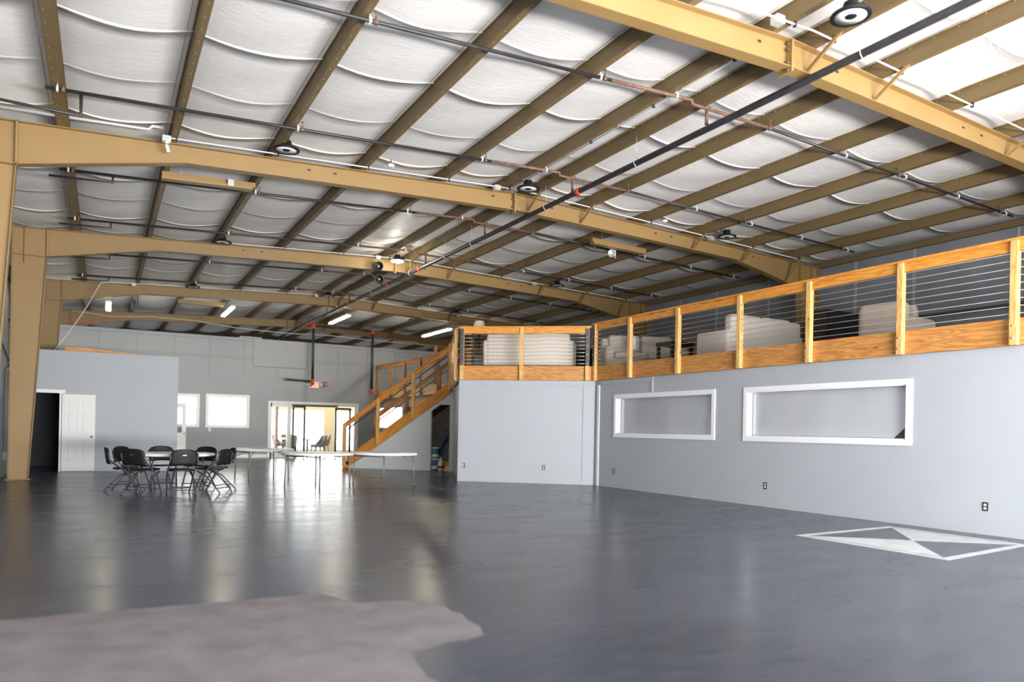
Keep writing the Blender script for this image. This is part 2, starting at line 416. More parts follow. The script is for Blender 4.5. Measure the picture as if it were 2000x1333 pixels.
# purlins -----------------------------------------------------------------
ORD = ['sixth', 'fifth', 'fourth', 'third', 'second', 'first', 'first', 'second', 'third', 'fourth', 'fifth', 'sixth']
for pi, x in enumerate(PX):
    s_ = 1 if x > 0 else -1
    r = root('roof_purlin', (x, 16, T(x)), 'tan roof purlin, %s from the ridge on the %s side of the roof' % (ORD[pi], 'loft' if s_ > 0 else 'white six-panel door'), 'purlin', 'tan roof purlins')
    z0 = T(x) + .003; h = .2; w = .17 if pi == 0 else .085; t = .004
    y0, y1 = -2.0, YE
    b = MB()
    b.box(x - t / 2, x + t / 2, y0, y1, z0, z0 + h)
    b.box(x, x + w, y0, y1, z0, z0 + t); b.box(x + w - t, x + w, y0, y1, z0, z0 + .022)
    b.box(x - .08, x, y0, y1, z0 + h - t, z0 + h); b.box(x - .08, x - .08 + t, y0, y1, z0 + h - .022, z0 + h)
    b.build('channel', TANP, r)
    b = MB()
    yy = 3.0
    while yy < 30:
        if s_ > 0: b.box(x - .006, x - .002, yy, yy + .010, z0 + h - .026, z0 + h - .014)
        else: b.box(x + .034, x + .042, yy, yy + .009, z0 - .003, z0 + .001)
        yy += .3
    tag(b.build('screw_tip', GALV, r), kind='stuff')

# ------------------------------------------------------------------ sprinkler system
MX, MZ = 0.30, 5.572
r = root('sprinkler_main', (MX, 14, MZ), 'long thick black sprinkler main pipe running lengthwise under the roof', 'pipe')
b = MB(); b.tube([(MX, y, MZ) for y in (-2, 10, 20, 30.6)] + [(MX, 40, MZ - .02)], .046, 12); b.build('pipe', PIPE, r)
for yy in (11.05, 18.6, 21.2, 25.1, 30.8):
    b = MB(); b.tube([(MX, yy - .05, MZ), (MX, yy + .05, MZ)], .062, 12); b.build('coupling', ROR, r)
for yy in (5.4, 9.4, 12.15, 15.4, 16.9, 19.3, 22.6, 24.2):
    b = MB(); b.tube([(MX - .02, yy, T(.3) + .02), (MX, yy, MZ + .1)], .004, 6)
    b.tube([(MX + .06 * math.cos(a), yy, MZ + .015 + .075 * math.sin(a)) for a in [math.pi / 2 + 2 * math.pi * i / 14 for i in range(15)]], .005, 6)
    b.build('hanger', GALV, r)
BL = [7.85, 11.25, 14.75, 18.2, 21.7, 25.05, 28.0]
BN = ['nearest, blurred at the top edge', 'second from the camera', 'third from the camera', 'fourth from the camera', 'fifth from the camera', 'sixth from the camera', 'farthest, near the bright tube lights']
for bi, yy in enumerate(BL):
    zf = lambda x: T(x) - .07
    r = root('sprinkler_branch', (MX, yy, 5.9), 'thin dark sprinkler branch pipe crossing the hall, ' + BN[bi], 'pipe', 'sprinkler branch pipes')
    n = 10
    xa, xb = -1.35, 1.5
    b = MB(); b.tube([(x, yy, zf(x)) for x in (-7.75, -4, xa)], .0235, 10); b.tube([(x, yy, zf(x)) for x in (xb, 4, 8.05)], .0215, 10); b.build('black_pipe', PIPE, r)
    b = MB(); b.tube([(xa, yy, zf(xa)), (-.1, yy, zf(.1)), (0.02, yy, zf(0)), (0.03, yy, zf(0) - .05), (0.16, yy, zf(.1) - .05), (xb, yy, zf(xb))], .025, 10); b.build('rusty_pipe', RUST, r)
    b = MB(); b.tube([(MX, yy, zf(MX) - .03), (MX, yy, MZ + .064)], .025, 10); b.tube([(MX - .05, yy, zf(MX) - .03), (MX + .05, yy, zf(MX) - .03)], .034, 10); b.build('riser', RUST, r)
    if bi != 1:
        b = MB(); b.tube([(-6.95, yy, zf(6.95)), (-6.95, yy + .02, zf(6.95) - .28 if bi == 0 else zf(6.95) - .12), (-7.9, yy + .02, zf(7.9) - .12)], .02, 8); b.build('drop', PIPE, r)
    else:
        b = MB(); b.tube([(-7.35, yy, zf(7.35)), (-7.35, yy, zf(7.35) - .30), (-8.7, yy, zf(8.7) - .22)], .024, 8); b.build('drop', PIPE, r)
    for x in (-7.55, -4.5, -1.45, 1.55, 4.6, 7.65):
        b = MB(); z = zf(x)
        b.lathe([(.026, -.026), (.03, 0), (.026, .026)], (x, yy, z), 10)
        b.tube([(x, yy, z), (x, yy, z + .06)], .012, 8)
        b.tube([(x - .012, yy, z + .06), (x - .016, yy, z + .085), (x, yy, z + .11)], .0035, 6); b.tube([(x + .012, yy, z + .06), (x + .016, yy, z + .085), (x, yy, z + .11)], .0035, 6)
        b.lathe([(.004, .105), (.022, .112), (.022, .116), (.004, .118)], (x, yy, z), 10)
        b.build('sprinkler_head', RUST, r)
    for pi in (0, 2, 4, 5, 8, 9, 10, 11):
        x = PX[pi] + (.08 if pi < 6 else .12); z = zf(x)
        b = MB(); b.tube([(x, yy, z + .12), (x, yy, z + .02)], .005, 6); b.box(x - .012, x + .012, yy - .03, yy + .03, z - .028, z + .03)
        b.build('hanger', CONW, r)
# vertical risers by the back wall
RY = 30.8
r = root('sprinkler_riser', (.5, RY, 3), 'black sprinkler riser dropping from the main above the exit sign', 'pipe', 'sprinkler risers')
b = MB(); b.tube([(MX + .2, RY, MZ - .02), (MX + .2, RY, 3.02)], .055, 12); b.tube([(MX + .14, RY, 3.16), (-.52, RY, 3.20)], .05, 12); b.tube([(MX + .2, RY, 3.1), (MX + .2, RY + .3, 2.98)], .03, 10); b.build('pipe', PIPE, r)
for za, zc in ((MZ - .0, MZ - .24), (3.25, 3.05)):
    b = MB(); b.tube([(MX + .2, RY, za), (MX + .2, RY, zc)], .075, 12); b.build('coupling', ROR, r)
b = MB(); b.tube([(MX + .066, RY, MZ), (MX + .2, RY, MZ)], .05, 10); b.build('elbow', ROR, r)
b = MB(); b.tube([(-.50, RY, 3.20), (-.60, RY, 3.20)], .058, 12); b.build('end_fitting', RUST, r)
r = root('sprinkler_riser', (3.02, RY, 3), 'black sprinkler riser with orange-red couplings beside the far loft railing', 'pipe', 'sprinkler risers')
b = MB(); b.tube([(MX + .28, RY, 5.46), (2.95, RY, 5.44)], .05, 12); b.tube([(3.02, RY, 5.44), (3.02, RY, 2.75)], .055, 12); b.build('pipe', PIPE, r)
for pp_ in ([(2.95, RY, 5.44), (3.03, RY, 5.44), (3.02, RY, 5.30)], [(3.02, RY, 2.95), (3.02, RY, 2.75)]):
    b = MB(); b.tube(pp_, .075, 12); b.build('coupling', ROR, r)

# ------------------------------------------------------------------ conduits + lights under the frames
CON = [(0, -1.6, 8.2, 'nearest frame, blurred'), (1, -6.3, 8.2, 'frame whose column the photo edge cuts'), (2, -4.5, 8.2, 'frame carrying the two fans'), (3, -6.2, 8.2, 'frame before the tube lights')]
for fi, xa, xb, where in CON:
    yy = FY[fi] - .36; zf = lambda x: T(x) - .03
    r = root('conduit', (0, yy, 5.9), 'thin pale electrical conduit running along the ' + where, 'conduit', 'pale conduits along the frames')
    b = MB(); pts = [(xa + (xb - xa) * i / 24, yy, zf(xa + (xb - xa) * i / 24)) for i in range(25)]
    b.tube(pts, .011, 6); b.build('pipe', CONW, r)
    for x in ([-6.25, -.55, 4.9] if fi != 2 else [-.6, 4.3]):
        if x < xa - .1: continue
        b = MB(); b.box(x - .06, x + .06, yy - .05, yy + .05, zf(x) - .07, zf(x) + .02); b.build('junction_box', GALV, r)
    for x in PX:
        if x < xa: continue
        b = MB(); b.box(x + .05, x + .07, yy - .02, yy + .02, zf(x) - .03, zf(x) + .03); b.build('clip', OUTB, r)
r = root('conduit', (-7, 25.9, 4.5), 'thin pale conduit bending down from the roof to the grey room top', 'conduit')
b = MB(); b.tube([(-5.9, 26.1, T(5.9) - .05), (-7.0, 26.0, T(7) - .07), (-7.15, 26, T(7) - .11), (-7.2, 26, T(7) - .2), (-7.5, 25.5, 4.75), (-7.75, 25, 4.2), (-8.3, 24.4, 3.2)], .013, 8); b.build('pipe', CONW, r)
r = root('conduit', (-8, 12.4, 5.6), 'galvanised conduit running above the knee of the nearest visible column', 'conduit')
b = MB(); b.tube([(-8.9, 12.5, T(8.9) + .03), (-6.5, 12.5, T(6.5) + .03), (-6.45, 12.5, T(6.5) + .09), (-6.3, 12.5, T(6.3) + .09)], .024, 8); b.build('pipe', GALV, r)
r = root('conduit', (0.0, 14, 5.9), 'pale conduit clipped lengthwise beside the ridge purlin', 'conduit')
b = MB(); b.tube([(PX[5] + .10, 6.4, T(.33) - .012), (PX[5] + .10, 12.5, T(.33) - .012)], .011, 6); b.build('pipe', GALV, r)
for yy in [6.8 + 1.55 * i for i in range(4)]:
    b = MB(); b.box(PX[5] + .08, PX[5] + .12, yy - .015, yy + .015, T(.33) - .03, T(.33) + .01); b.build('clip', OUTB, r)

def high_bay(lit):
    r = root('high_bay_light', (0, 0, 0), 'x', 'light')
    b = MB(); b.lathe([(.03, .165), (.075, .155), (.085, .12), (.085, .07), (.11, .06), (.115, .04)], n=20); b.build('driver_housing', BLK, r, True)
    b = MB(); b.lathe([(.165, 0), (.205, .0), (.21, .015), (.20, .03), (.12, .045)], n=32, cap=False); b.build('rim', BLK, r, True)
    b = MB(); b.lathe([(.062, .004), (.165, .004), (.165, .012), (.062, .012), (.062, .004)], n=32, cap=False); b.build('lens', LIT if lit else LENS, r, True)
    b = MB(); b.lathe([(.0001, -.004), (.05, -.002), (.062, .012), (.0001, .014)], n=20); b.build('hub', BLK, r, True)
    if lit:
        b = MB(); b.lathe([(.0001, -.05), (.08, -.045), (.14, -.03), (.175, -.004)], n=24, cap=False); b.build('glare_dome', LIT, r, True)  # glowing dome added to make the lit lamp glare
    b = MB(); b.tube([(0, 0, .16), (0.02, 0, .2), (-.015, 0, .23), (0.01, 0, .27)], .006, 6); b.build('hook', GALV, r, True)
    b = MB(); b.tube([(.04, 0, .15), (.07, 0, .22), (.03, 0, .29)], .005, 6); b.build('power_cord', BLK, r, True)
    return r
HB = [((-.12, 5.25, 5.78), 'round high-bay lamp cut by the top edge, beside the nearest frame'),
      ((-4.54, 12.18, 5.70), 'unlit round high-bay lamp hanging above the white-door side of the nearest full frame'),
      ((-.20, 11.98, 5.78), 'unlit round high-bay lamp near the ridge, beside the black sprinkler main'),
      ((5.02, 12.2, 5.68), 'unlit round high-bay lamp over the loft, between two angled frame braces'),
      ((-4.57, 19.14, 5.70), 'unlit round high-bay lamp beside the frame that carries the fans, on the door side'),
      ((4.88, 19.0, 5.68), 'small unlit high-bay lamp above the loft sofas, by the frame carrying the fans'),
      ((-4.56, 25.9, 5.70), 'distant unlit high-bay lamp before the frame near the tube lights, door side'),
      ((-.33, 25.4, 5.78), 'distant unlit high-bay lamp near the ridge, before the tube lights'),
      ((4.62, 25.7, 5.68), 'distant unlit high-bay lamp just above the lampshade on the loft')]
hb = high_bay(False)
for i, (p, l) in enumerate(HB): place(hb, i == 0, p, random.random(), l, 'light', 'round high-bay lamps')
hl = high_bay(True); place(hl, True, (-.24, 18.85, 5.76), 0, 'lit round high-bay lamp glaring in front of the frame with the fans', 'light', 'round high-bay lamps')

def tube_light(p0, p1, label):
    p0, p1 = V(p0), V(p1)
    r = root('tube_light', tuple((p0 + p1) / 2), label, 'light', 'lit fluorescent tube lights')
    d = (p1 - p0).normalized(); sd = V((-d.y, d.x, 0))
    b = MB(); b.bar(p0 + V((0, 0, .05)), p1 + V((0, 0, .05)), .16, .06); b.build('housing', WPLA, r)
    for s_ in (-1, 1):
        b = MB(); b.tube([p0 + sd * .045 * s_, p1 + sd * .045 * s_], .022, 8); b.build('tube', TUBE, r)
    for q in (p0 + (p1 - p0) * .15, p0 + (p1 - p0) * .85):
        b = MB(); b.tube([q + V((0, 0, .08)), (q.x, q.y, T(q.x))], .003, 5); b.build('hanger', GALV, r)
for x, ya, yb, l in ((-6.93, 27.3, 29.2, 'lit tube lamp seen end-on, nearest the tapered columns'), (-3.2, 26.9, 29.3, 'lit tube lamp second from the columns, below the sloping tan strip fixture'),
                     (.85, 27.0, 29.5, 'lit tube lamp beside the black sprinkler main and riser'), (4.9, 26.9, 29.7, 'longest lit tube lamp above the top of the stairs')):
    tube_light((x, ya, T(x) - .52), (x, yb, T(x) - .52), l)

def strip(x0, x1, y, z0, z1, label, boxx):
    r = root('strip_fixture', ((x0 + x1) / 2, y, z0), label, 'light fixture', 'unlit tan strip fixtures')
    b = MB(); b.bar((x0, y + .02, z0 + .09), (x1, y + .02, z1 + .09), .10, .08); b.build('channel', TAN, r)
    b = MB(); b.bar((x0 - .01, y - .02, z0 + .01), (x1 - .06, y - .02, z1 + .01), .16, .05); b.build('reflector', TAN, r)
    if boxx:
        b = MB(); b.box(boxx - .05, boxx + .05, y - .13, y - .04, z0 + .04, z0 + .15); b.build('junction_box', GALV, r)
    for x in (x0 + .3, x1 - .3):
        b = MB(); b.tube([(x, y + .02, z0 + .12), (x, y + .02, T(x))], .004, 6); b.build('hanger', GALV, r)
strip(-6.22, -4.70, 14.0, 5.47, 5.53, 'unlit tan strip fixture behind the frame on the white-door side, with a grey box', -5.13)
strip(2.65, 4.20, 14.0, 5.60, 5.55, 'unlit tan strip fixture above the loft railing, beside a grey horn', None)
strip(-4.86, -3.36, 27.6, 5.42, 5.43, 'far dull strip fixture beside the second tube light', None)

# fans, horns, detectors
def can_fan(x, z, label):
    r = root('round_fan', (x, 19.45, z), label, 'fan', 'round black fans on the third frame')
    ax = V((-.35, -1, -.05)).normalized()
    b = MB(); b.lathe([(.11, -.16), (.125, -.02), (.125, 0), (.105, 0), (.1, -.1), (.0001, -.1)], (x, 19.42, z), 24, axis=ax); b.build('housing', BLK, r)
    b = MB(); b.lathe([(.0001, -.05), (.02, -.055), (.03, -.09)], (x, 19.42, z), 14, axis=ax); b.build('hub', mat('dull_grey', (.2, .2, .2), .6), r)
    b = MB(); b.bar((x, 19.48, z), (x, 19.645, z + .02), .05, .05); b.build('bracket', BLK, r)
can_fan(-.56, 5.69, 'upper round black fan mounted on the frame below the lit lamp')
can_fan(-.54, 5.34, 'lower round black fan hanging under the frame below the lit lamp')
def horn(x, y, z, label, m_):
    r = root('ceiling_horn', (x, y, z), label, 'alarm horn', 'small round ceiling horns')
    b = MB(); b.tube([(x, y, T(x) - .01), (x, y, z - .1)], .018, 8); b.build('stem', m_, r)
    b = MB(); b.lathe([(.02, -.10), (.04, -.07), (.09, 0), (.095, .01), (.08, .01), (.03, -.05), (.0001, -.05)], (x - .12, y - .03, z), 18, axis=(-.7, -.7, 0)); b.build('bell', m_, r)
horn(3.46, 14.2, 5.50, 'pale grey horn on a stem below the strip fixture over the loft', GALV)
horn(-6.1, 27.2, 5.25, 'dark horn on the wire below the first tube light', PLATE)
horn(3.4, 27.0, 5.45, 'dark horn beside the longest tube light above the stairs', PLATE)
for x, y, z, l in ((-2.82, 12.1, T(2.8) - .10, 'white smoke detector below the purlin beside the conduit, door side of the ridge'), (3.25, 12.2, T(3.25) - .07, 'white smoke detector below the purlin on the loft side of the ridge')):
    r = root('smoke_detector', (x, y, z), l, 'smoke detector', 'white smoke detectors')
    b = MB(); b.lathe([(.03, -.03), (.055, -.02), (.06, .01), (.05, .02)], (x, y, z), 18); b.build('casing', WPLA, r)
    b = MB(); b.tube([(x, y, z + .02), (x, y, T(x))], .008, 6); b.build('stem', OUTB, r)
r = root('hanging_plug', (-6.3, 12.7, 5.7), 'grey socket hanging from the top of the frame on the white-door side', 'plug')
b = MB(); b.tube([(-6.25, 12.72, T(6.3) + .02), (-6.24, 12.70, T(6.3) - .1)], .006, 6); b.build('plug_cable', GALV, r)
b = MB(); b.bar((-6.24, 12.7, T(6.3) - .09), (-6.21, 12.7, T(6.3) - .21), .045, .045); b.build('connector', GALV, r)
# drooping cable in the lit bay
r = root('loose_cable', (-2, 30, 5.2), 'pale cable drooping along the lit fifth frame', 'cable')
b = MB(); b.tube([(-8.1, 31.5, 5.36), (-6.9, 31.5, 5.27), (-5.4, 31.5, 5.38), (-3.9, 31.5, 5.36), (-2.5, 31.4, 5.20), (-.5, 31.3, 5.12), (1.2, 31.2, 5.16), (3.2, 31.1, 5.08), (6.5, 31, 5.05)], .012, 6); b.build('wire', mat('cream_cable', (.72, .68, .52), .5), r)

# ------------------------------------------------------------------ mezzanine
XW = 3.575; ZD0, ZD1 = 2.56, 2.92
S0 = V((0, 23.5, 0)); SD = V((1, -1, 0)).normalized(); SN = V((1, 1, 0)).normalized()
def SP_(s, n, z): return S0 + SD * s + SN * n + V((0, 0, z))
C1 = V((3.55, 15.05, 0)); C2 = V((.86, 17.16, 0)); N1 = SP_(3.46, 0, 0)
OD = (C2 - C1).normalized(); ON = V((-OD.y, OD.x, 0));
if ON.y > 0: ON = -ON       # outward normal (towards the camera)
b = MB(); b.box(XW, XW + .12, -3, 15.1, 0, ZD0)
# window holes are shallow recesses, so the wall is built round them
def wall_with_holes(x0, x1, y0, y1, z1, holes):
    b = MB(); ys_ = [y0] + [v for h in holes for v in h[:2]] + [y1]
    for i in range(0, len(ys_), 2): b.box(x0, x1, ys_[i], ys_[i + 1], 0, z1)
    for h in holes:
        b.box(x0, x1, h[0], h[1], 0, h[2]); b.box(x0, x1, h[0], h[1], h[3], z1)
    return b
H1 = (6.96, 10.12, 1.275, 2.115); H2 = (11.04, 14.19, 1.275, 2.115)
structure('wall_loft', wall_with_holes(XW, XW + .12, -3, 15.1, ZD0, [H1, H2]), GREYW, 'pale grey wall under the loft with two windows')
for i, h in enumerate((H2, H1)):
    y0, y1, z0, z1 = h
    fr = MB(); t = .085
    fr.box(XW - .022, XW + .0, y0 - t, y1 + t, z1, z1 + t); fr.box(XW - .022, XW + .0, y0 - t, y1 + t, z0 - t, z0)
    fr.box(XW - .022, XW + .0, y0 - t, y0, z0, z1); fr.box(XW - .022, XW + .0, y1, y1 + t, z0, z1)
    fr.box(XW, XW + .118, y0 - .001, y0 + .018, z0, z1); fr.box(XW, XW + .118, y1 - .018, y1 + .001, z0, z1)
    fr.box(XW, XW + .118, y0, y1, z0 - .001, z0 + .018); fr.box(XW, XW + .118, y0, y1, z1 - .018, z1 + .001)
    w = structure('window_%d' % (i + 1), fr, WTRIM, 'white framed loft-wall window, papered inside')
    p = MB(); nY, nZ = 36, 10
    for j in range(nY + 1):
        for k in range(nZ + 1):
            yy = y0 + .02 + (y1 - y0 - .04) * j / nY; zz = z0 + .02 + (z1 - z0 - .04) * k / nZ
            edge = min(1, j / 3, (nY - j) / 3)
            p.v.append(V((XW + .128 + .006 * math.sin(yy * 6 + zz * 3 + i) * math.sin(zz * 5 + yy) * edge, yy, zz)))
    for j in range(nY):
        for k in range(nZ):
            a = j * (nZ + 1) + k
            if i == 1 and j + k < 2: continue
            if i == 1 and j + k == 2: p.face((a + 1, a + nZ + 2, a + nZ + 1), None, 0, True); continue
            p.face((a, a + 1, a + nZ + 2, a + nZ + 1), None, 0, True)
    p.build('paper_cover', PAPER, w)
    g = MB(); g.box(XW + .10, XW + .106, y0 + .018, y1 - .018, z0 + .018, z1 - .018)
    g.build('glass_pane', GLASS, w)
    d = MB(); d.box(XW + .15, XW + .16, y0, y1, z0, z1); d.build('backing', PLATE, w)
# oblique wall piece
b = MB(); b.prism([C1 + ON * 0 + V((0, 0, 0)), C2, C2 - ON * .12, C1 - ON * .12], (0, 0, ZD0)); structure('wall_corner', b, GREYW, 'angled grey wall panel under the loft')
b = MB(); q = N1 - C2; qn = V((q.y, -q.x, 0)).normalized()
b.prism([C2 - ON * .125, C2 - ON * .125 + q * .98, C2 - ON * .125 + q * .98 + qn * .1, C2 - ON * .125 + qn * .1], (0, 0, ZD0)); structure('wall_return', b, GREYW)
# trims on these walls
def plank(pa, pb, z0, z1, t, nrm): 
    b = MB(); b.prism([pa + V((0, 0, z0)), pb + V((0, 0, z0)), pb + nrm * t + V((0, 0, z0)), pa + nrm * t + V((0, 0, z0))], (0, 0, z1 - z0)); return b
E_ = ON * .0015
structure('trim_3', plank(C1 + E_, C2 + E_, 2.43, 2.555, .018, ON), GREYW, 'flat trim under the fascia')
structure('trim_4', plank(C2 - OD * .001 + E_, C2 - OD * .13 + E_, 0, 2.43, .018, ON), GREYW)
structure('trim_5', plank(C1 + OD * .16 + E_, C1 + OD * .28 + E_, 0, 2.43, .018, ON), GREYW)
structure('baseboard_corner', plank(C1 + OD * .28 + E_, C2 - OD * .13 + E_, 0, .11, .012, ON), GREYW)
NX_ = V((-1, 0, 0))
structure('trim_6', plank(V((XW - .0015, 14.85, 0)), V((XW - .0015, 12.86, 0)), 2.45, 2.555, .014, NX_), GREYW)
structure('trim_7', plank(V((XW - .0015, 12.93, 0)), V((XW - .0015, 12.86, 0)), 2.215, 2.45, .020, NX_), GREYW)
structure('trim_8', plank(V((XW - .0015, 14.95, 0)), V((XW - .0015, 14.86, 0)), 0, 2.45, .02, NX_), WTRIM)
structure('baseboard_loft', plank(V((XW - .0015, 14.8, 0)), V((XW - .0015, 11.5, 0)), 0, .06, .006, NX_), GREYW)
# deck
NT = SP_(3.46, 1.15, 0)
b = MB(); b.prism([(XW + .0, -3, 2.62), tuple(C1 + V((.02, 0, 2.62))), tuple(C2 - ON * .05 + V((.05, 0, 2.62))), tuple(N1 + V((.06, .06, 2.62))), tuple(NT + V((.03, 0, 2.62))), (3.47, 22.6, 2.62), (3.47, 31.45, 2.62), (WX - .01, 31.45, 2.62), (WX - .01, -3, 2.62)], (0, 0, .24))
structure('floor_loft', b, mat('dark_deck', (0.06, 0.055, 0.05), .7), 'loft floor deck')
# fascia boards
def fascia(pa, pb, nrm, label, z0=ZD0 + .003, z1=ZD1, m_=WOODF):
    b = MB(); pa, pb = V(pa), V(pb)
    L = (pb - pa).length; k = 1
    for i in range(k):
        a = pa + (pb - pa) * (i / k); c = pa + (pb - pa) * ((i + 1) / k) - (pb - pa).normalized() * (.003 if i < k - 1 else 0)
        b.bar(a + nrm * .02 + V((0, 0, (z0 + z1) / 2)), c + nrm * .02 + V((0, 0, (z0 + z1) / 2)), .038, z1 - z0)
    o = b.build('fascia_board', m_, None); return tag(o, label, 'fascia board')
fascia((XW - .003, 2.5, 0), (XW - .003, 15.05, 0), NX_, 'long brown pine fascia board below the front loft railing')
fascia(C1 + ON * .002 + OD * .03, C2 + ON * .002, ON, 'short pine fascia board below the angled loft railing in front of the sofa back')
fascia(N1 - q * .01 , C2 - ON * .05, -qn, 'narrow fascia between the stair top and the loft corner')

def railing(name, label, pts, nrm, posts, ztop=4.0, zbot=ZD0 - .0, zf=ZD1, pw=.09, plates=(), stamp=False, m_=WOODO, off=.045, post_off=None, tw=.05, ncab=9):
    """pts: 2 ground points; posts: distances from pts[0]; nrm outward"""
    pa, pb = V(pts[0]), V(pts[1]); d = (pb - pa).normalized(); L = (pb - pa).length
    r = root(name, tuple(pa), label, 'railing', 'wooden cable railings')
    po = nrm * (.042 + off)
    Z = V((0, 0, 1))
    # cap
    b = MB(); b.bar(pa + nrm * .04 + Z * (ztop - .019), pb + nrm * .04 + Z * (ztop - .019), .155, .038); b.build('cap_rail', m_, r, bevel=.004)
    cuts = sorted(posts)
    for a, c in zip(cuts, cuts[1:]):
        b = MB(); b.bar(pa + d * (a + pw / 2) + nrm * .07 + Z * (ztop - .038 - .07), pa + d * (c - pw / 2) + nrm * .07 + Z * (ztop - .038 - .07), .038, .14); b.build('top_rail', m_, r)
    for i, t in enumerate(cuts):
        b = MB(); c = pa + d * t + po
        b.bar(c + Z * zbot, c + Z * (ztop - .039), pw, pw if True else .09, tuple(d)); 
        p = b.build('post', WOODP if m_ is WOODO else m_, r, bevel=.004)
        for z in (zf - .27, zf - .11):
            b = MB(); b.lathe([(.016, 0), (.016, .006), (.010, .016)], c + nrm * (pw / 2) + Z * z, 10, axis=tuple(nrm)); b.build('bolt', BOLT, p)
        if i in plates:
            b = MB(); b.bar(c + nrm * (pw / 2 + .004) + Z * (zf - .0), c + nrm * (pw / 2 + .004) + Z * (ztop - .06), .006, pw - .004, tuple(d)); 
            pl = b.build('corner_plate', PLATE, p)
            for k in range(5):
                b = MB(); b.lathe([(.015, 0), (.012, .01)], c + nrm * (pw / 2 + .007) + Z * (zf + .06 + k * .215), 8, axis=tuple(nrm)); b.build('bolt', BOLT, p)
    for k in range(ncab):
        z = zf + .055 + k * (ztop - .178 - zf - .075) / (ncab - 1)
        a, c = pa + d * cuts[0] + po + Z * z, pa + d * cuts[-1] + po + Z * z
        b = MB(); b.tube([a, c], .0042, 6)
        for e, sgn in ((a, 1), (c, -1)):
            b.tube([e + d * sgn * .06, e + d * sgn * .12, e + d * sgn * .2, e + d * sgn * .24], .011, 6, rs=[.008, .013, .013, .006])
        b.build('cable', CABLE, r)
    return r
RA = V((XW - .003, 2.6, 0)); RB = V((XW - .003, 15.10, 0))
fposts = [5.42 - 2.6, 7.02 - 2.6, 8.68 - 2.6, 10.26 - 2.6, 11.98 - 2.6, 13.60 - 2.6, 14.98 - 2.6, 3.8 - 2.6]
rr = railing('loft_railing', 'long orange pine cable railing along the loft front above the two windows', (RA, RB), NX_, fposts, plates=(7,), ztop=3.975)
# lumber stamps on the inner-facing post faces (ink on the wood)
for yp in (10.26,):
    yf = yp - .046; xc = XW - .003 - .087
    M = Matrix.Translation((xc + .012, yf, 3.42)) @ Matrix(((0, -1, 0, 0), (0, 0, -1, 0), (-1, 0, 0, 0), (0, 0, 0, 1)))
    M = Matrix.Translation((xc, yf, 3.43)) @ Matrix.Rotation(math.pi / 2, 4, 'X') @ Matrix.Rotation(-math.pi / 2, 4, 'Z')
    text_mesh('Georgia-Pacific', 'lumber_stamp', .075, STAMP, rr, M)
    M = Matrix.Translation((xc, yf, 3.0)) @ Matrix.Rotation(math.pi / 2, 4, 'X') @ Matrix.Rotation(-math.pi / 2, 4, 'Z')
    text_mesh('No 1 Syp', 'lumber_stamp', .055, STAMP, rr, M)
    b = MB(); b.prism([(xc - .02, yf, 3.74), (xc + .02, yf, 3.74), (xc, yf, 3.79)], (0, -.001, 0)); b.build('lumber_stamp', STAMP, rr)
M = Matrix.Translation((XW - .003 - .0895 - .0, 14.0, 3.87)) @ Matrix.Rotation(-math.pi / 2, 4, 'Z') @ Matrix.Rotation(math.pi / 2, 4, 'X')
text_mesh('\u25B2 Georgia-Pacific', 'lumber_stamp', .075, STAMP, rr, M)
for yy in (12.9, 12.5, 11.2, 10.85): 
    M = Matrix.Translation((XW - .003 - .0895, yy, 3.92)) @ Matrix.Rotation(-math.pi / 2, 4, 'Z') @ Matrix.Rotation(math.pi / 2, 4, 'X')
    text_mesh('SYP 09 KD', 'lumber_stamp', .05, STAMP, rr, M)
OA, OB = C1 + OD * .10, C2 + OD * 0
Lo = (OB - OA).length
railing('loft_railing', 'orange pine cable railing on the angled loft corner, in front of the white sofa back', (OA, OB), ON, [.09, Lo * .52, Lo - .08], plates=(0, 2), ztop=3.90)
qa = C2 + q * .03; qb = N1 - q * .04; Lq = (qb - qa).length
railing('loft_railing', 'short cable railing from the loft corner back to the stair top', (qa, qb), -qn, [.10, Lq * .5, Lq - .06], pw=.09, ztop=3.885)
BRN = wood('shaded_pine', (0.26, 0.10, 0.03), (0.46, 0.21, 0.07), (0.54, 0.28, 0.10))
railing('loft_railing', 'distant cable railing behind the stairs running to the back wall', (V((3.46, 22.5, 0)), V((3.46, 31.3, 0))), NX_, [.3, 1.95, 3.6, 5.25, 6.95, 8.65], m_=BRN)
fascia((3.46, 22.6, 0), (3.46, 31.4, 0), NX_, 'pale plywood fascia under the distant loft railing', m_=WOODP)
b = MB(); b.box(3.56, 3.60, 22.9, 31.4, 2.16, 2.555); structure('trim_9', b, OSB, 'strand board header below the far loft')
for yy, l in ((24.2, 'wooden stub post above the far loft railing, nearer the stairs'), (27.6, 'wooden stub post above the far loft railing, nearer the riser')):
    b = MB(); b.bar((4.6, yy, 2.86), (4.6, yy, 4.62), .09, .09, (0, 1, 0)); tag(b.build('wood_post', BRN), l, 'post', 'stub posts on the far loft')

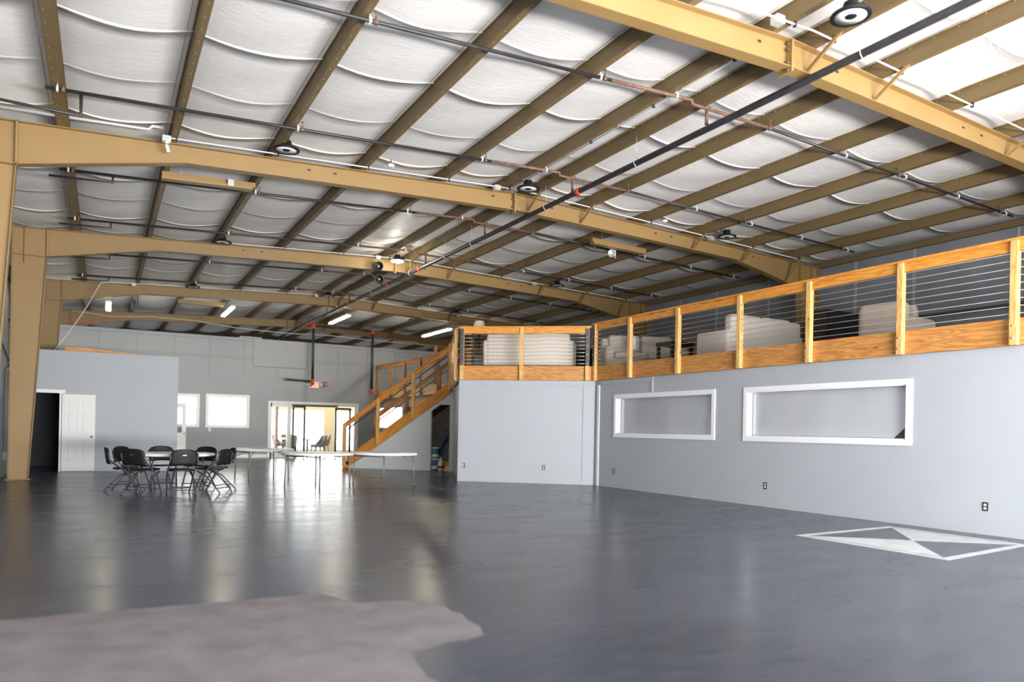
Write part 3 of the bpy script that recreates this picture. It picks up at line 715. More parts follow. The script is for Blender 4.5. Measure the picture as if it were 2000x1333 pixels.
# ------------------------------------------------------------------ staircase
r = root('staircase', tuple(SP_(-.3, 0, 0)), 'orange pine staircase climbing to the loft beside the angled wall', 'stairs')
SL = .69
def zb(s): return .759 + SL * (s - .971)           # underside line of stringer
for n0 in (0.0, 1.10):
    b = MB()
    b.prism([SP_(-.30, n0, 0), SP_(-.13, n0, 0), SP_(3.42, n0, zb(3.42)), SP_(3.42, n0, zb(3.42) + .31), SP_(-.30, n0, zb(-.3) + .36)], SN * .042)
    b.prism([SP_(.15, n0 + .042, zb(.15) + .3), SP_(3.42, n0 + .042, zb(3.42) + .3), SP_(3.42, n0 + .042, zb(3.42) + .39), SP_(.15, n0 + .042, zb(.15) + .39)], SN * .03)
    b.build('stringer', WOODO, r)
for i in range(14):
    s_ = .02 + i * .255; z = .20 + i * .1885 - .005
    if z > 2.86: break
    b = MB(); b.hexa(SP_(s_ + .1, .585, z), (SD, SN, (0, 0, 1)), (.15, .50, .02)); b.build('tread', WOODF, r)
b = MB(); b.hexa(SP_(-.12, -.022, .16), (SD, SN, (0, 0, 1)), (.045, .012, .055)); b.build('stair_outlet', OUTB, r)
def stair_rail(n0, label, lo, posts, mm):
    r = root('stair_railing', tuple(SP_(lo, n0, 0)), label, 'railing', 'stair cable railings')
    def zt(s): return 1.43 + SL * (s + .26) if n0 < .5 else 1.43 + SL * (s + .26)
    b = MB(); b.prism([SP_(lo, n0 - .06, zt(lo) - .036), SP_(3.33, n0 - .06, zt(3.33) - .036), SP_(3.33, n0 - .06, zt(3.33)), SP_(lo, n0 - .06, zt(lo))], SN * .15); b.build('hand_rail', mm, r)
    b = MB(); b.prism([SP_(lo, n0 - .03, zt(lo) - .17), SP_(3.33, n0 - .03, zt(3.33) - .17), SP_(3.33, n0 - .03, zt(3.33) - .037), SP_(lo, n0 - .03, zt(lo) - .037)], SN * .038); b.build('under_rail', mm, r)
    b = MB(); b.tube([SP_(lo + .1, n0 + .12, zt(lo + .1) - .22), SP_(3.2, n0 + .12, zt(3.2) - .22)], .02, 8); b.build('grab_rail', PLATE, r)
    for s_, z0 in posts:
        b = MB(); z1 = zt(s_) - .037 if s_ < 3.3 else 3.96
        b.hexa(SP_(s_, n0 - .050, (z0 + z1) / 2), (SD, SN, (0, 0, 1)), (.05, .045, (z1 - z0) / 2)); p = b.build('post', WOODP if n0 < .5 else mm, r, bevel=.004)
        for z in (z0 + .08, z0 + .24):
            b = MB(); b.lathe([(.015, 0), (.012, .012)], SP_(s_, n0 - .095, z), 8, axis=tuple(-SN)); b.build('bolt', BOLT, p)
    for k in range(8):
        o_ = .24 + k * .082
        b = MB(); b.tube([SP_(posts[0][0], n0 - .05, zt(posts[0][0]) - o_), SP_(3.33, n0 - .05, zt(3.33) - o_)], .004, 6); b.build('cable', CABLE, r)
    return r
stair_rail(0, 'sloping pine cable railing on the open side of the staircase, nearest the white tables', -.28, [(-.23, .02), (.95, zb(.95) + .03), (2.15, zb(2.15) + .03), (3.37, zb(3.37) + .1)], WOODO)
stair_rail(1.30, 'second sloping pine railing on the far side of the staircase', -.28 + .45, [(.22, .35), (1.35, zb(1.35) + .03), (2.5, zb(2.5) + .03), (3.37, zb(3.37) + .1)], WOODF)
# wall under stairs with the closet opening
z_ = lambda s: zb(s) - .01
poly = [(-.10, 0), (2.74, 0), (2.74, 1.87), (3.04, 2.06), (3.36, 2.06), (3.36, 0), (4.9, 0), (4.9, 2.5), (3.45, z_(3.42)), (-.10, max(0.0, z_(-.10)))]
b = MB()
for pl in ([(-.12, 0), (2.74, 0), (2.74, z_(2.74)), (-.12, max(.003, z_(-.12)))], [(2.74, 1.87), (3.04, 2.06), (3.04, z_(3.04)), (2.74, z_(2.74))], [(3.04, 2.06), (3.36, 2.06), (3.36, z_(3.36)), (3.04, z_(3.04))], [(3.36, 0), (4.95, 0), (4.95, 2.54), (3.45, 2.54), (3.36, z_(3.36))]):
    b.prism([SP_(s_, .012, z) for s_, z in pl], SN * .1)
structure('wall_stair', b, mat('pale_stair_wall', (0.60, 0.64, 0.64), .55, var=.02), 'pale wall under the staircase with a closet opening')
b = MB(); b.prism([SP_(.9, 1.30, 0), SP_(4.95, 1.30, 0), SP_(4.95, 1.30, 2.5), SP_(3.4, 1.30, 2.45), SP_(.9, 1.30, .7)], SN * .08)
structure('wall_closet', b, mat('closet_wall', (.30, .275, .25), .8), 'dark closet back wall')
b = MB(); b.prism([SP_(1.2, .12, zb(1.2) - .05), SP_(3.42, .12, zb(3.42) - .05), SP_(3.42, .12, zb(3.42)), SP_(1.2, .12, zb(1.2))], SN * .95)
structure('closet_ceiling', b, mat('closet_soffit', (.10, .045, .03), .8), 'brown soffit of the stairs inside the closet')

# closet contents
def pail(s, n, z, label, h=.36, rad=.14, m1=PAIL):
    p = SP_(s, n, z); r = root('paint_pail', tuple(p), label, 'bucket', 'paint pails in the closet')
    b = MB(); b.lathe([(rad * .88, 0), (rad * .9, .01), (rad, h)], p, 20); b.build('bucket', m1, r)
    b = MB(); b.lathe([(rad * 1.05, h - .03), (rad * 1.05, h), (rad * .98, h + .012), (.0001, h + .012)], p, 20); b.build('lid', WPLA, r)
    b = MB(); b.lathe([(rad * .955, h * .10), (rad * .97, h * .4)], p, 20); b.build('paper_label', WPLA, r)
pail(2.76, .30, 0, 'lower blue paint pail just inside the closet opening', h=.36)
pail(2.76, .30, .375, 'upper blue paint pail stacked on another in the closet', h=.34)
pail(2.60, .64, 0, 'tall brown pail behind the blue pails in the closet', h=.60, rad=.12, m1=RUST)
p = SP_(3.00, .22, 0); r = root('jug', tuple(p), 'white plastic jug with a red label on the closet floor', 'jug')
b = MB(); b.lathe([(.078, 0), (.085, .02), (.085, .25), (.07, .32), (.03, .38), (.024, .40)], p, 20); b.build('bottle', WPLA, r)
b = MB(); b.lathe([(.03, .395), (.03, .43), (.0001, .43)], p, 14); b.build('cap', WPLA, r)
b = MB(); b.tube([p + V((-.06, -.05, .27)), p + V((-.075, -.06, .33)), p + V((-.03, -.03, .38))], .012, 8); b.build('handle', WPLA, r)
b = MB(); b.lathe([(.0865, .08), (.0865, .15)], p, 20); b.build('paper_label', REDP, r)
p = SP_(2.92, .62, 0); r = root('hand_truck', tuple(p), 'blue steel hand truck standing in the closet under the stairs', 'hand truck')
b = MB(); L = [SP_(2.78, .68, .1), SP_(2.82, .80, .9), SP_(2.85, .86, 1.15), SP_(2.92, .88, 1.27), SP_(3.02, .88, 1.27), SP_(3.09, .86, 1.15), SP_(3.12, .80, .9), SP_(3.12, .68, .1)]
b.tube(L, .017, 8); b.build('frame', BLUE, r)
for z in (.35, .85):
    b = MB(); b.tube([SP_(2.80, .72, z), SP_(3.12, .72, z)], .012, 8); b.build('cross_bar', BLUE, r)
for s_ in (3.34, 3.45):
    b = MB(); b.tube([SP_(s_ - .44, .70, .12), SP_(s_ - .43, .78, .85)], .011, 8); b.build('slat', BLUE, r)
b = MB(); b.hexa(SP_(2.96, .665, .03), (SD, SN, (0, 0, 1)), (.17, .07, .006)); b.build('toe_plate', BLUE, r)
for s_ in (3.17, 3.62):
    b = MB(); b.tube([SP_(s_ - .465, .80, .11), SP_(s_ - .415, .80, .11)], .11, 18); b.build('wheel', BLK, r)
b = MB(); c = SP_(3.24, .21, .06)
for i in range(13):
    for j in range(9):
        u, w = i / 12 - .5, j / 8 - .5; hh = max(0, 1 - (u * 2) ** 2) * max(0, 1 - (w * 2) ** 2)
        b.v.append(c + SD * u * .25 + SN * w * .14 + V((0, 0, -.058 + .17 * hh + .03 * math.sin(i * 2.1 + j * 1.7) * hh)))
for i in range(12):
    for j in range(8): b.face((i * 9 + j, i * 9 + j + 1, (i + 1) * 9 + j + 1, (i + 1) * 9 + j), None, 0, True)
tag(b.build('rag', RAGM), 'crumpled cream rag on the closet floor beside the jug', 'rag')
p = SP_(3.17, .42, 0); r = root('mop_bucket', tuple(p), 'yellow mop bucket half hidden by the closet edge', 'bucket')
b = MB(); b.lathe([(.10, .0), (.125, .27), (.13, .28), (.12, .265), (.09, .03), (.0001, .03)], p, 20); b.build('bucket', YEL, r)
b = MB(); b.tube([p + SD * .03 + V((0, 0, .05)), p + SN * .05 + SD * .08 + V((0, 0, .68))], .014, 8); b.build('handle', YEL, r)
p = SP_(2.8, 1.1, 0); b = MB(); b.bar(SP_(2.30, 1.12, .05), SP_(3.15, 1.22, 1.55), .05, .09); tag(b.build('leaning_board', DKWOOD), 'dark board leaning diagonally at the back of the closet', 'board')

# ------------------------------------------------------------------ back wall with windows, sliding doors
YW = 31.5
def bw(x0, x1, z0, z1, b): b.box(x0, x1, YW, YW + .14, z0, z1)
b = MB()
# openings: window A (-4.9..-3.80), window B (-3.40..-1.87), door (-1.12..2.55), loft window (3.45..4.55)
ZT = 4.83
xs_ = [(-WX, -4.95, None), (-4.95, -3.80, (1.28, 2.41)), (-3.80, -3.40, None), (-3.40, -1.93, (1.28, 2.44)), (-1.93, -1.02, None), (-1.02, 2.58, (0, 2.24)), (2.58, 3.62, None), (3.62, 4.72, (1.30, 2.40)), (4.72, WX, None)]
for x0, x1, op in xs_:
    if op is None: bw(x0, x1, 0, ZT, b)
    else:
        if op[0] > 0: bw(x0, x1, 0, op[0], b)
        bw(x0, x1, op[1], ZT, b)
wb = structure('wall_back', b, GREYD, 'tall grey partition wall at the far end')
b = MB()
for z in (4.70, 4.06, 3.98): b.box(-8.9, 9, YW - .012, YW, z - .008, z + .008)
for i in range(13):
    x = -8.5 + i * 1.28
    b.box(x - .010, x + .010, YW - .011, YW, 3.35 if i % 2 else 3.2, ZT - .09)
b.build('batten', BATT, wb)
b = MB(); b.box(-1.72, .40, YW - .05, YW, 3.72, 4.83); b.build('access_panel', GREYD, wb)
b = MB(); b.box(-5.1, -1.02, YW - .02, YW, 0, .14); structure('baseboard_back', b, WTRIM)
def win_frame(nm, x0, x1, z0, z1, lab, t=.085):
    b = MB()
    b.box(x0 - t, x1 + t, YW - .022, YW, z1, z1 + t); b.box(x0 - t, x1 + t, YW - .022, YW, z0 - t, z0)
    b.box(x0 - t, x0, YW - .022, YW, z0, z1); b.box(x1, x1 + t, YW - .022, YW, z0, z1)
    b.box(x0, x0 + .03, YW, YW + .14, z0, z1); b.box(x1 - .03, x1, YW, YW + .14, z0, z1); b.box(x0, x1, YW, YW + .14, z0, z0 + .03); b.box(x0, x1, YW, YW + .14, z1 - .03, z1)
    w = structure(nm, b, WTRIM, lab)
    g = MB(); g.box(x0 + .03, x1 - .03, YW + .06, YW + .066, z0 + .03, z1 - .03); g.build('glass_pane', GLASS, w)
win_frame('window_3', -4.95, -3.80, 1.28, 2.41, 'bright window partly hidden behind the white glazed door')
win_frame('window_4', -3.40, -1.93, 1.28, 2.44, 'bright white window beside the sliding doors')
win_frame('window_5', 3.62, 4.72, 1.30, 2.40, 'bright window seen through the stair railing')
# sliding door set
b = MB(); t = .09
b.box(-1.02 - t, 2.58 + t, YW - .03, YW, 2.24, 2.24 + t); b.box(-1.02 - t, -1.02, YW - .03, YW, 0, 2.24); b.box(2.58, 2.58 + t, YW - .03, YW, 0, 2.24)
b.box(-.34, -.18, YW - .01, YW + .12, 0, 2.24); b.box(-1.02, -.96, YW, YW + .12, 0, 2.24); b.box(2.50, 2.58, YW, YW + .12, 0, 2.24)
b.box(-1.02, -.18, YW, YW + .12, 2.10, 2.24); b.box(-.18, 2.5, YW, YW + .12, 2.19, 2.24); b.box(-1.02, -.34, YW, YW + .12, 0, .22)
d1 = structure('door_1', b, WTRIM, 'white casing round the sliding glass doors and sidelight')
b = MB()
for x in (-.78, -.57): b.box(x - .011, x + .011, YW + .045, YW + .075, .22, 2.10)
for z in (.62, 1.0, 1.38, 1.75): b.box(-.96, -.34, YW + .045, YW + .075, z - .011, z + .011)
b.build('muntin', WTRIM, d1)
b = MB(); b.box(-.96, -.34, YW + .058, YW + .062, .22, 2.10); b.build('sidelight_glass', GLASS, d1)
def slider(x0, x1, yo, z1, lab, sub):
    r = root('sliding_door', ((x0 + x1) / 2, YW + yo, 0), lab, 'door', 'dark framed sliding doors')
    b = MB(); w = .085
    b.box(x0, x0 + w, YW + yo, YW + yo + .035, 0.02, z1); b.box(x1 - w, x1, YW + yo, YW + yo + .035, 0.02, z1); b.box(x0 + w, x1 - w, YW + yo, YW + yo + .035, z1 - w, z1); b.box(x0 + w, x1 - w, YW + yo, YW + yo + .035, .02, .10)
    b.build('door_frame', GLASSF, r)
    b = MB(); b.box(x0 + w, x1 - w, YW + yo + .015, YW + yo + .02, .10, z1 - w); b.build('glass_panel', GLASS, r)
    if sub:
        b = MB(); 
        for z in (.48, .80): b.box(x0, x1, YW + yo - .006, YW + yo + .01, z, z + .035)
        b.build('push_bar', GLASSF, r)
slider(-.13, .42, .03, 2.17, 'dark framed sliding glass door nearest the white sidelight', False)
slider(1.64, 2.34, -.05, 2.13, 'dark framed sliding glass door behind the stair foot', True)
b = MB(); b.box(-.17, 1.75, YW - .075, YW - .055, 2.14, 2.215); tag(b.build('door_track', GLASSF), 'dark overhead track of the sliding doors', 'door track')
# room beyond: end windows, cream walls, dining set
YR = 38.2
b = MB()
for x0, x1, zt_ in ((-5.3, -5.0, 2.78), (-.95, -.6, 2.78), (2.95, 3.6, 2.14), (5.0, 5.4, 2.14), (8.1, 8.5, 2.6)): b.box(x0, x1, YR, YR + .12, .12, zt_)
b.box(-5.3, -.6, YR, YR + .12, 2.78, 2.9); b.box(-.6, 5.4, YR, YR + .12, 2.14, 2.9); b.box(5.4, 8.5, YR, YR + .12, 2.6, 2.9); b.box(-5.3, 8.5, YR, YR + .12, 0, .12)
structure('wall_beyond', b, CREAM, 'cream wall of the bright room beyond')
b = MB(); b.box(-5.4, -5.3, YW + .14, YR + .1, 0, 2.9); b.box(8.5, 8.6, YW + .14, YR + .1, 0, 2.9); structure('wall_beyond_side', b, CREAM)
b = MB(); b.box(-5.4, 8.6, YW + .14, YR + .12, 2.9, 3.0); structure('ceiling_beyond', b, CREAM)
b = MB(); b.box(-.58, -.44, YW + 1.3, YW + 1.44, 0, 2.9); tag(b.build('wood_post', BRN), 'brown post standing behind the white sidelight', 'post')
def dining_chair():
    r = root('dining_chair', (0, 0, 0), 'x', 'chair')
    b = MB(); b.box(-.24, .24, -.22, .26, .40, .50); b.build('seat', CHG, r, True, bevel=.04, seg=4)
    b = MB()
    pr = [(-.23, .48, -.26), (-.24, .70, -.30), (-.21, .88, -.34)]
    b.prism([(-.245, .14, .46), (-.245, .02, .52), (-.245, -.16, .72), (-.245, -.27, .92), (-.245, -.34, .92), (-.245, -.25, .46)], (.05, 0, 0))
    b.prism([(.195, .14, .46), (.195, .02, .52), (.195, -.16, .72), (.195, -.27, .92), (.195, -.34, .92), (.195, -.25, .46)], (.05, 0, 0))
    b.prism([(-.2, -.20, .46), (-.2, -.29, .92), (-.2, -.34, .92), (-.2, -.26, .46)], (.4, 0, 0)); b.build('backrest', CHG, r, True, bevel=.015, seg=3)
    for x, y_ in ((-.19, .2), (.19, .2), (-.19, -.2), (.19, -.2)):
        b = MB(); b.tube([(x, y_, .41), (x * 1.15, y_ * 1.25, 0)], .016, 8, rs=[.02, .012]); b.build('leg', DKWOOD, r, True)
    return r
dcs = [((1.42, 33.3, 0), 1.75, 'upholstered greige chair side-on beyond the open sliding doors'), ((1.56, 34.0, 0), 1.65, 'greige chair just behind the side-on chair beyond the doors'), ((-.05, 34.2, 0), -1.5, 'greige chair across the table from the side-on chair, beyond the doors'), ((-.05, 32.4, 0), 2.6, 'pale chair behind the sliding door glass'),
       ((-.95, 35.3, 0), 2.4, 'greige chair behind the brown post in the sidelight'), ((-1.45, 34.0, 0), -2.4, 'greige chair seen low in the sidelight beside the brown post'), ((2.2, 35.6, 0), 1.7, 'distant greige chair behind the stair-side sliding door'), ((.7, 36.4, 0), 3.0, 'greige chair at the bright window end of the table')]
dc = dining_chair()
for i, (p, a, l) in enumerate(dcs): place(dc, i == 0, p, a, l, 'chair', 'dining chairs in the room beyond')
r = root('dining_table', (.68, 34.6, 0), 'white topped dining table beyond the sliding doors', 'table')
b = MB(); b.box(.27, 1.09, 33.3, 35.9, .70, .75); b.build('tabletop', TABW, r)
for x, y_ in ((.38, 33.45), (.97, 33.45), (.38, 35.75), (.97, 35.75)):
    b = MB(); b.box(x - .035, x + .035, y_ - .035, y_ + .035, 0, .70); b.build('leg', DKWOOD, r)

for x0_, x1_, y_, z_0, z_1, l in ((-8.1, -7.25, 33.0, 5.06, 5.13, 'thin red-orange board under the fifth frame near its column'), (4.45, 5.55, 32.2, 5.27, 5.22, 'thin orange board above the far grey wall beside the stub posts')):
    b = MB(); b.bar((x0_, y_, z_0), (x1_, y_, z_1), .06, .05); tag(b.build('orange_board', ROR if x0_ < 0 else mat('orange_paint', (.75, .22, .02), .5)), l, 'board', 'orange boards on the far frame')
# exit sign etc
r = root('exit_sign', (.72, YW - .04, 3.06), 'lit red EXIT sign on the back wall below the sprinkler riser', 'sign')
b = MB(); b.box(.53, .93, YW - .07, YW - .001, 2.93, 3.19); b.build('casing', WPLA, r)
b = MB(); b.box(.555, .905, YW - .074, YW - .0705, 2.955, 3.165); b.build('face', EXITF, r)
text_mesh('EXIT', 'lettering', .235, EXITE, r, Matrix.Translation((.73, YW - .076, 3.06)) @ Matrix.Rotation(math.pi / 2, 4, 'X') @ Matrix.Scale(.72, 4, (1, 0, 0)), .002)
for x in (.44, 1.02):
    b = MB(); b.lathe([(.055, 0), (.06, .04), (.045, .06)], (x, YW - .01, 3.06), 14, axis=(0, -1, 0)); b.build('emergency_lamp', GALV, r)
r = root('fire_alarm', (1.20, YW - .03, 3.12), 'small red fire alarm strobe beside the exit sign', 'fire alarm')
b = MB(); b.box(1.13, 1.27, YW - .06, YW - .001, 3.03, 3.21); b.build('casing', REDP, r)
b = MB(); b.box(1.175, 1.225, YW - .075, YW - .0605, 3.09, 3.15); b.build('strobe', LENS, r)
def switch(x, z, label):
    r = root('light_switch', (x, YW - .01, z), label, 'light switch')
    b = MB(); b.box(x - .045, x + .045, YW - .01, YW - .001, z - .065, z + .065); b.build('cover_plate', WPLA, r)
    b = MB(); b.box(x - .01, x + .01, YW - .022, YW - .0105, z - .02, z + .02); b.build('toggle', WPLA, r)
switch(-3.33, 1.11, 'white light switch below the corner of the bright window')
r = root('wall_heater', (-2.2, 35.5, 4.9), 'pale unit heater in the dark space above the back wall', 'heater')
b = MB(); b.box(-1.7, -.75, 35.2, 35.8, 4.9, 5.32); b.build('casing', WPLA, r)
b = MB(); 
for i in range(4): b.box(-1.35, -.85, 35.18, 35.2, 4.97 + i * .07, 5.0 + i * .07)
b.build('louver', PLATE, r)

# ------------------------------------------------------------------ left room partition with six panel door
YP = 22.75
b = MB(); b.box(-8.03, -5.2, YP, YP + .12, 0, 3.17); b.box(-WX, -8.03, YP, YP + .12, 2.06, 3.17); b.box(-WX, -8.72, YP, YP + .12, 0, 2.06)
b.box(-5.32, -5.2, YP + .12, YW - .02, 0, 3.17)
structure('wall_room', b, GREYW, 'smooth grey wall of the small room with the white door')
b = MB(); b.box(-9.0, -5.33, YP + .125, YW - .05, 3.05, 3.12); structure('room_roof', b, GREYD)
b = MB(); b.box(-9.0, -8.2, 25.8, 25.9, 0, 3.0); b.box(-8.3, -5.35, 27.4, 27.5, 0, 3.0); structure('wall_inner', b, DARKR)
b = MB(); b.box(-8.8, -7.90, YP - .022, YP - .001, 2.05, 2.14); b.box(-8.03, -7.985, YP - .02, YP + .12, 0, 2.05)
d2 = structure('door_2', b, WTRIM, 'white door casing of the small room')
r = root('panel_door', (-7.97, YP - .05, 0), 'white six-panel door standing open flat against the grey room wall', 'door')
x0, x1, z1 = -7.97, -7.21, 2.03; yf = YP - .065
b = MB(); b.box(x0, x1, yf + .016, yf + .045, .012, z1)
st = .115
for xa, xb in ((x0, x0 + st), (x1 - st, x1), ((x0 + x1) / 2 - .055, (x0 + x1) / 2 + .055)): b.box(xa, xb, yf, yf + .017, .012, z1)
for za, zb_ in ((.012, .24), (.80, .97), (1.60, 1.70), (1.92, z1)): b.box(x0 + st, x1 - st, yf + .0005, yf + .017, za, zb_)
lf = b.build('door_leaf', WDOOR, r)
for xa, xb in ((x0 + st, (x0 + x1) / 2 - .055), ((x0 + x1) / 2 + .055, x1 - st)):
    for za, zb_ in ((.24, .80), (.97, 1.60), (1.70, 1.92)):
        b = MB(); b.box(xa + .035, xb - .035, yf - .002, yf + .015, za + .035, zb_ - .035); b.build('raised_panel', WDOOR, lf, bevel=.006)
b = MB(); b.lathe([(.02, 0), (.018, .02), (.03, .035), (.03, .05), (.012, .06)], (x1 - .07, yf, .92), 14, axis=(0, -1, 0)); b.build('knob', BRASS, r)
b = MB(); b.bar((-7.95, 23.35, 3.26), (-6.3, 23.35, 3.17), .05, .16)
tag(b.build('roof_plank', WOODO), 'orange timber lying on top of the grey room', 'plank')
# glazed white door behind the room corner
r = root('glazed_door', (-4.3, 30.6, 0), 'white half-glazed door standing open behind the grey room corner', 'door')
x0, x1, y0 = -5.15, -4.27, 30.6
b = MB(); b.box(x0, x0 + .14, y0, y0 + .045, .02, 2.1); b.box(x1 - .14, x1, y0, y0 + .045, .02, 2.1); b.box(x0 + .14, x1 - .14, y0, y0 + .045, .02, .98); b.box(x0 + .14, x1 - .14, y0, y0 + .045, 1.92, 2.1)
b.build('door_leaf', WDOOR, r)
b = MB(); b.box(x0 + .14, x1 - .14, y0 + .02, y0 + .026, .98, 1.92); b.build('glass_pane', GLASS, r)
b = MB(); b.lathe([(.02, 0), (.018, .02), (.032, .035), (.03, .05), (.012, .06)], (x1 - .06, y0, .95), 14, axis=(0, -1, 0)); b.build('knob', BRASS, r)
b = MB(); b.box(x0 + .2, x1 - .2, y0 - .006, y0, .3, .8); b.build('raised_panel', WDOOR, r)

# ------------------------------------------------------------------ electrical gear on the left wall
XL = -WX
r = root('electrical_panel', (XL + .1, 22.2, 1.7), 'grey electrical panel box on the wall behind the tapered column', 'electrical panel')
b = MB(); b.box(XL + .001, XL + .14, 21.75, 22.4, 1.36, 1.98); b.build('cabinet', mat('panel_grey', (.30, .31, .31), .5), r)
b = MB(); b.box(XL + .14, XL + .148, 21.8, 22.35, 1.4, 1.94); b.build('door', GALV, r)
r = root('service_conduit', (XL + .06, 21.9, 3), 'dark bundle of conduits rising from the electrical panel', 'conduit')
for i, yy in enumerate((21.62, 21.82, 22.05)):
    b = MB(); b.tube([(XL + .08, yy, 2.0), (XL + .08, yy, 4.35), (XL + .12, yy - .5, 4.62)], .03 + .01 * i, 8); b.build('pipe', PLATE, r)
b = MB(); 
for z in (2.6, 3.7): b.box(XL + .001, XL + .1, 21.4, 22.2, z, z + .04)
b.build('strap', PLATE, r)
r = root('service_conduit', (XL + .03, 20.9, 1.5), 'pale surface conduit with an outlet box near the wall foot', 'conduit')
b = MB(); b.tube([(XL + .03, 21.2, 2.55), (XL + .03, 20.85, 2.5), (XL + .03, 20.85, .55)], .025, 8); b.build('pipe', CONW, r)
b = MB(); b.box(XL + .001, XL + .07, 20.78, 20.95, .40, .58); b.build('outlet_box', WPLA, r)
r = root('service_conduit', (XL + .03, 21.9, 1.1), 'dark cable looping below the electrical panel', 'cable')
b = MB(); b.tube([(XL + .06, 21.95, 1.35), (XL + .06, 21.95, 1.2), (XL + .05, 21.55, 1.05), (XL + .05, 21.5, .62), (XL + .05, 21.9, .6)], .02, 8); b.build('wire', PLATE, r)
r = root('service_conduit', (XL + .03, 20.2, 2.6), 'slim dark pipe slanting along the grey wall toward the panel', 'conduit')
b = MB(); b.tube([(XL + .03, 18.5, 3.3), (XL + .03, 21.6, 2.72)], .018, 8); b.build('pipe', PLATE, r)
r = root('wall_bracket', (XL + .3, 21.6, 4.6), 'sloped grey bracket shelf high on the wall behind the column', 'bracket')
b = MB(); b.prism([(XL + .001, 20.9, 4.66), (XL + .35, 20.9, 4.66), (XL + .001, 20.9, 5.0)], (0, 1.3, 0)); b.build('wedge', GREYI, r)

# ------------------------------------------------------------------ outlets on the loft walls
def outlet(c, nrm, side, label):
    c, nrm, side = V(c), V(nrm), V(side); r = root('wall_outlet', tuple(c), label, 'outlet', 'black wall outlets'); Z = V((0, 0, 1))
    b = MB(); b.hexa(c + nrm * .004, (side, nrm, Z), (.037, .003, .06)); b.build('cover_plate', OUTB, r)
    for z in (-.024, .024):
        b = MB(); b.hexa(c + nrm * .009 + Z * z, (side, nrm, Z), (.018, .002, .016)); b.build('socket', OUTW, r)
for yy, l in ((14.24, 'black wall outlet below the papered window nearest the angled wall'), (9.65, 'black wall outlet between the two papered windows'), (5.79, 'black wall outlet above the painted floor emblem, nearest the camera')):
    outlet((XW - .002, yy, .385), (-1, 0, 0), (0, 1, 0), l)
Lc = (C2 - C1).length
for f_, l in ((.955, 'wall outlet on the angled wall near its open edge'), (.36, 'wall outlet on the angled wall below the sofa back')):
    outlet(C1 + OD * Lc * f_ + ON * .003 + V((0, 0, .40)), ON, OD, l)

# ------------------------------------------------------------------ floor markings
r = root('floor_emblem', (2.0, 5.9, 0), 'white painted square emblem with two facing triangles on the floor by the loft wall', 'floor marking')
Q = [V((.93, 6.74, .001)), V((3.12, 6.90, .001)), V((3.10, 4.98, .001)), V((.93, 4.72, .001))]
cc = sum(Q, V()) / 4
def lerp(p, k): return cc + (p - cc) * k
b = MB()
for i in range(4):
    j = (i + 1) % 4
    b.prism([Q[i], Q[j], lerp(Q[j], .895), lerp(Q[i], .895)], (0, 0, .0015))
b.build('border', PAINTW, r)
for i, j in ((0, 3), (1, 2)):
    b = MB(); b.prism([lerp(Q[i], .865), lerp(Q[j], .865), cc], (0, 0, .0015)); b.build('triangle', PAINTW, r)
pts = [(-9.0, 5.84), (-7.6, 5.815), (-7.01, 5.823), (-6.29, 5.79), (-5.54, 5.80), (-5.46, 5.6), (-5.36, 5.36), (-5.1, 5.33), (-4.90, 5.22), (-4.82, 5.0), (-4.80, 4.67), (-4.83, 4.4), (-4.886, 4.21), (-5.1, 4.17), (-5.45, 4.06), (-5.5, 3.8), (-5.51, 3.52), (-5.5, 2.0), (-9.0, 2.0)]
pp = []
for (xa, ya), (xb, yb) in zip(pts, pts[1:] + pts[:1]):
    n = max(1, int(math.hypot(xb - xa, yb - ya) / .08))
    for i in range(n):
        jx = random.uniform(-.018, .018)
        pp.append((xa + (xb - xa) * i / n + jx, ya + (yb - ya) * i / n + random.uniform(-.018, .018), .0005))
b = MB(); b.prism(pp, (0, 0, .001)); tag(b.build('worn_floor_patch', PATCH), 'rough pale unsealed patch of concrete in the foreground', 'floor patch')

# ------------------------------------------------------------------ round tables and folding chairs
def round_table():
    r = root('round_table', (0, 0, 0), 'x', 'table')
    b = MB(); R_ = .765
    b.lathe([(.0001, .70), (R_ - .05, .70), (R_ - .045, .69), (R_ - .008, .69), (R_, .70), (R_, .73), (R_ - .012, .74), (.0001, .742)], n=64); b.build('tabletop', TABW, r, True)
    for a in (45, 135, 225, 315):
        t = math.radians(a); x, y_ = .69 * math.cos(t), .69 * math.sin(t)
        b = MB(); b.tube([(x * .96, y_ * .96, .70), (x, y_, .03)], .0145, 10); b.tube([(x, y_, .03), (x, y_, 0)], .018, 10); b.build('leg', GUN, r, True)
        b = MB(); b.tube([(x * .98, y_ * .98, .55), (x * .84, y_ * .84, .57), (x * .60, y_ * .60, .66), (x * .5, y_ * .5, .70)], .009, 8); b.build('brace', GUN, r, True)
    for s_ in (-1, 1):
        b = MB(); b.tube([(.47 * s_, -.47, .66), (.47 * s_, .47, .66)], .012, 8); b.build('cross_bar', GUN, r, True)
    return r
va = -TH   # view heading
tabs = [((-5.83, 15.85, 0), -.2915, 'round white folding table ringed by black folding chairs'), ((-3.59, 18.99, 0), .17, 'farthest empty round white folding table, before the sliding doors'),
        ((-2.90, 16.27, 0), .60, 'middle empty round white folding table, touching the one by the stairs'), ((-1.35, 16.40, 0), .45, 'empty round white folding table nearest the staircase wall')]
rt_ = round_table()
for i, (p, a, l) in enumerate(tabs): place(rt_, i == 0, p, a, l, 'table', 'round white folding tables')

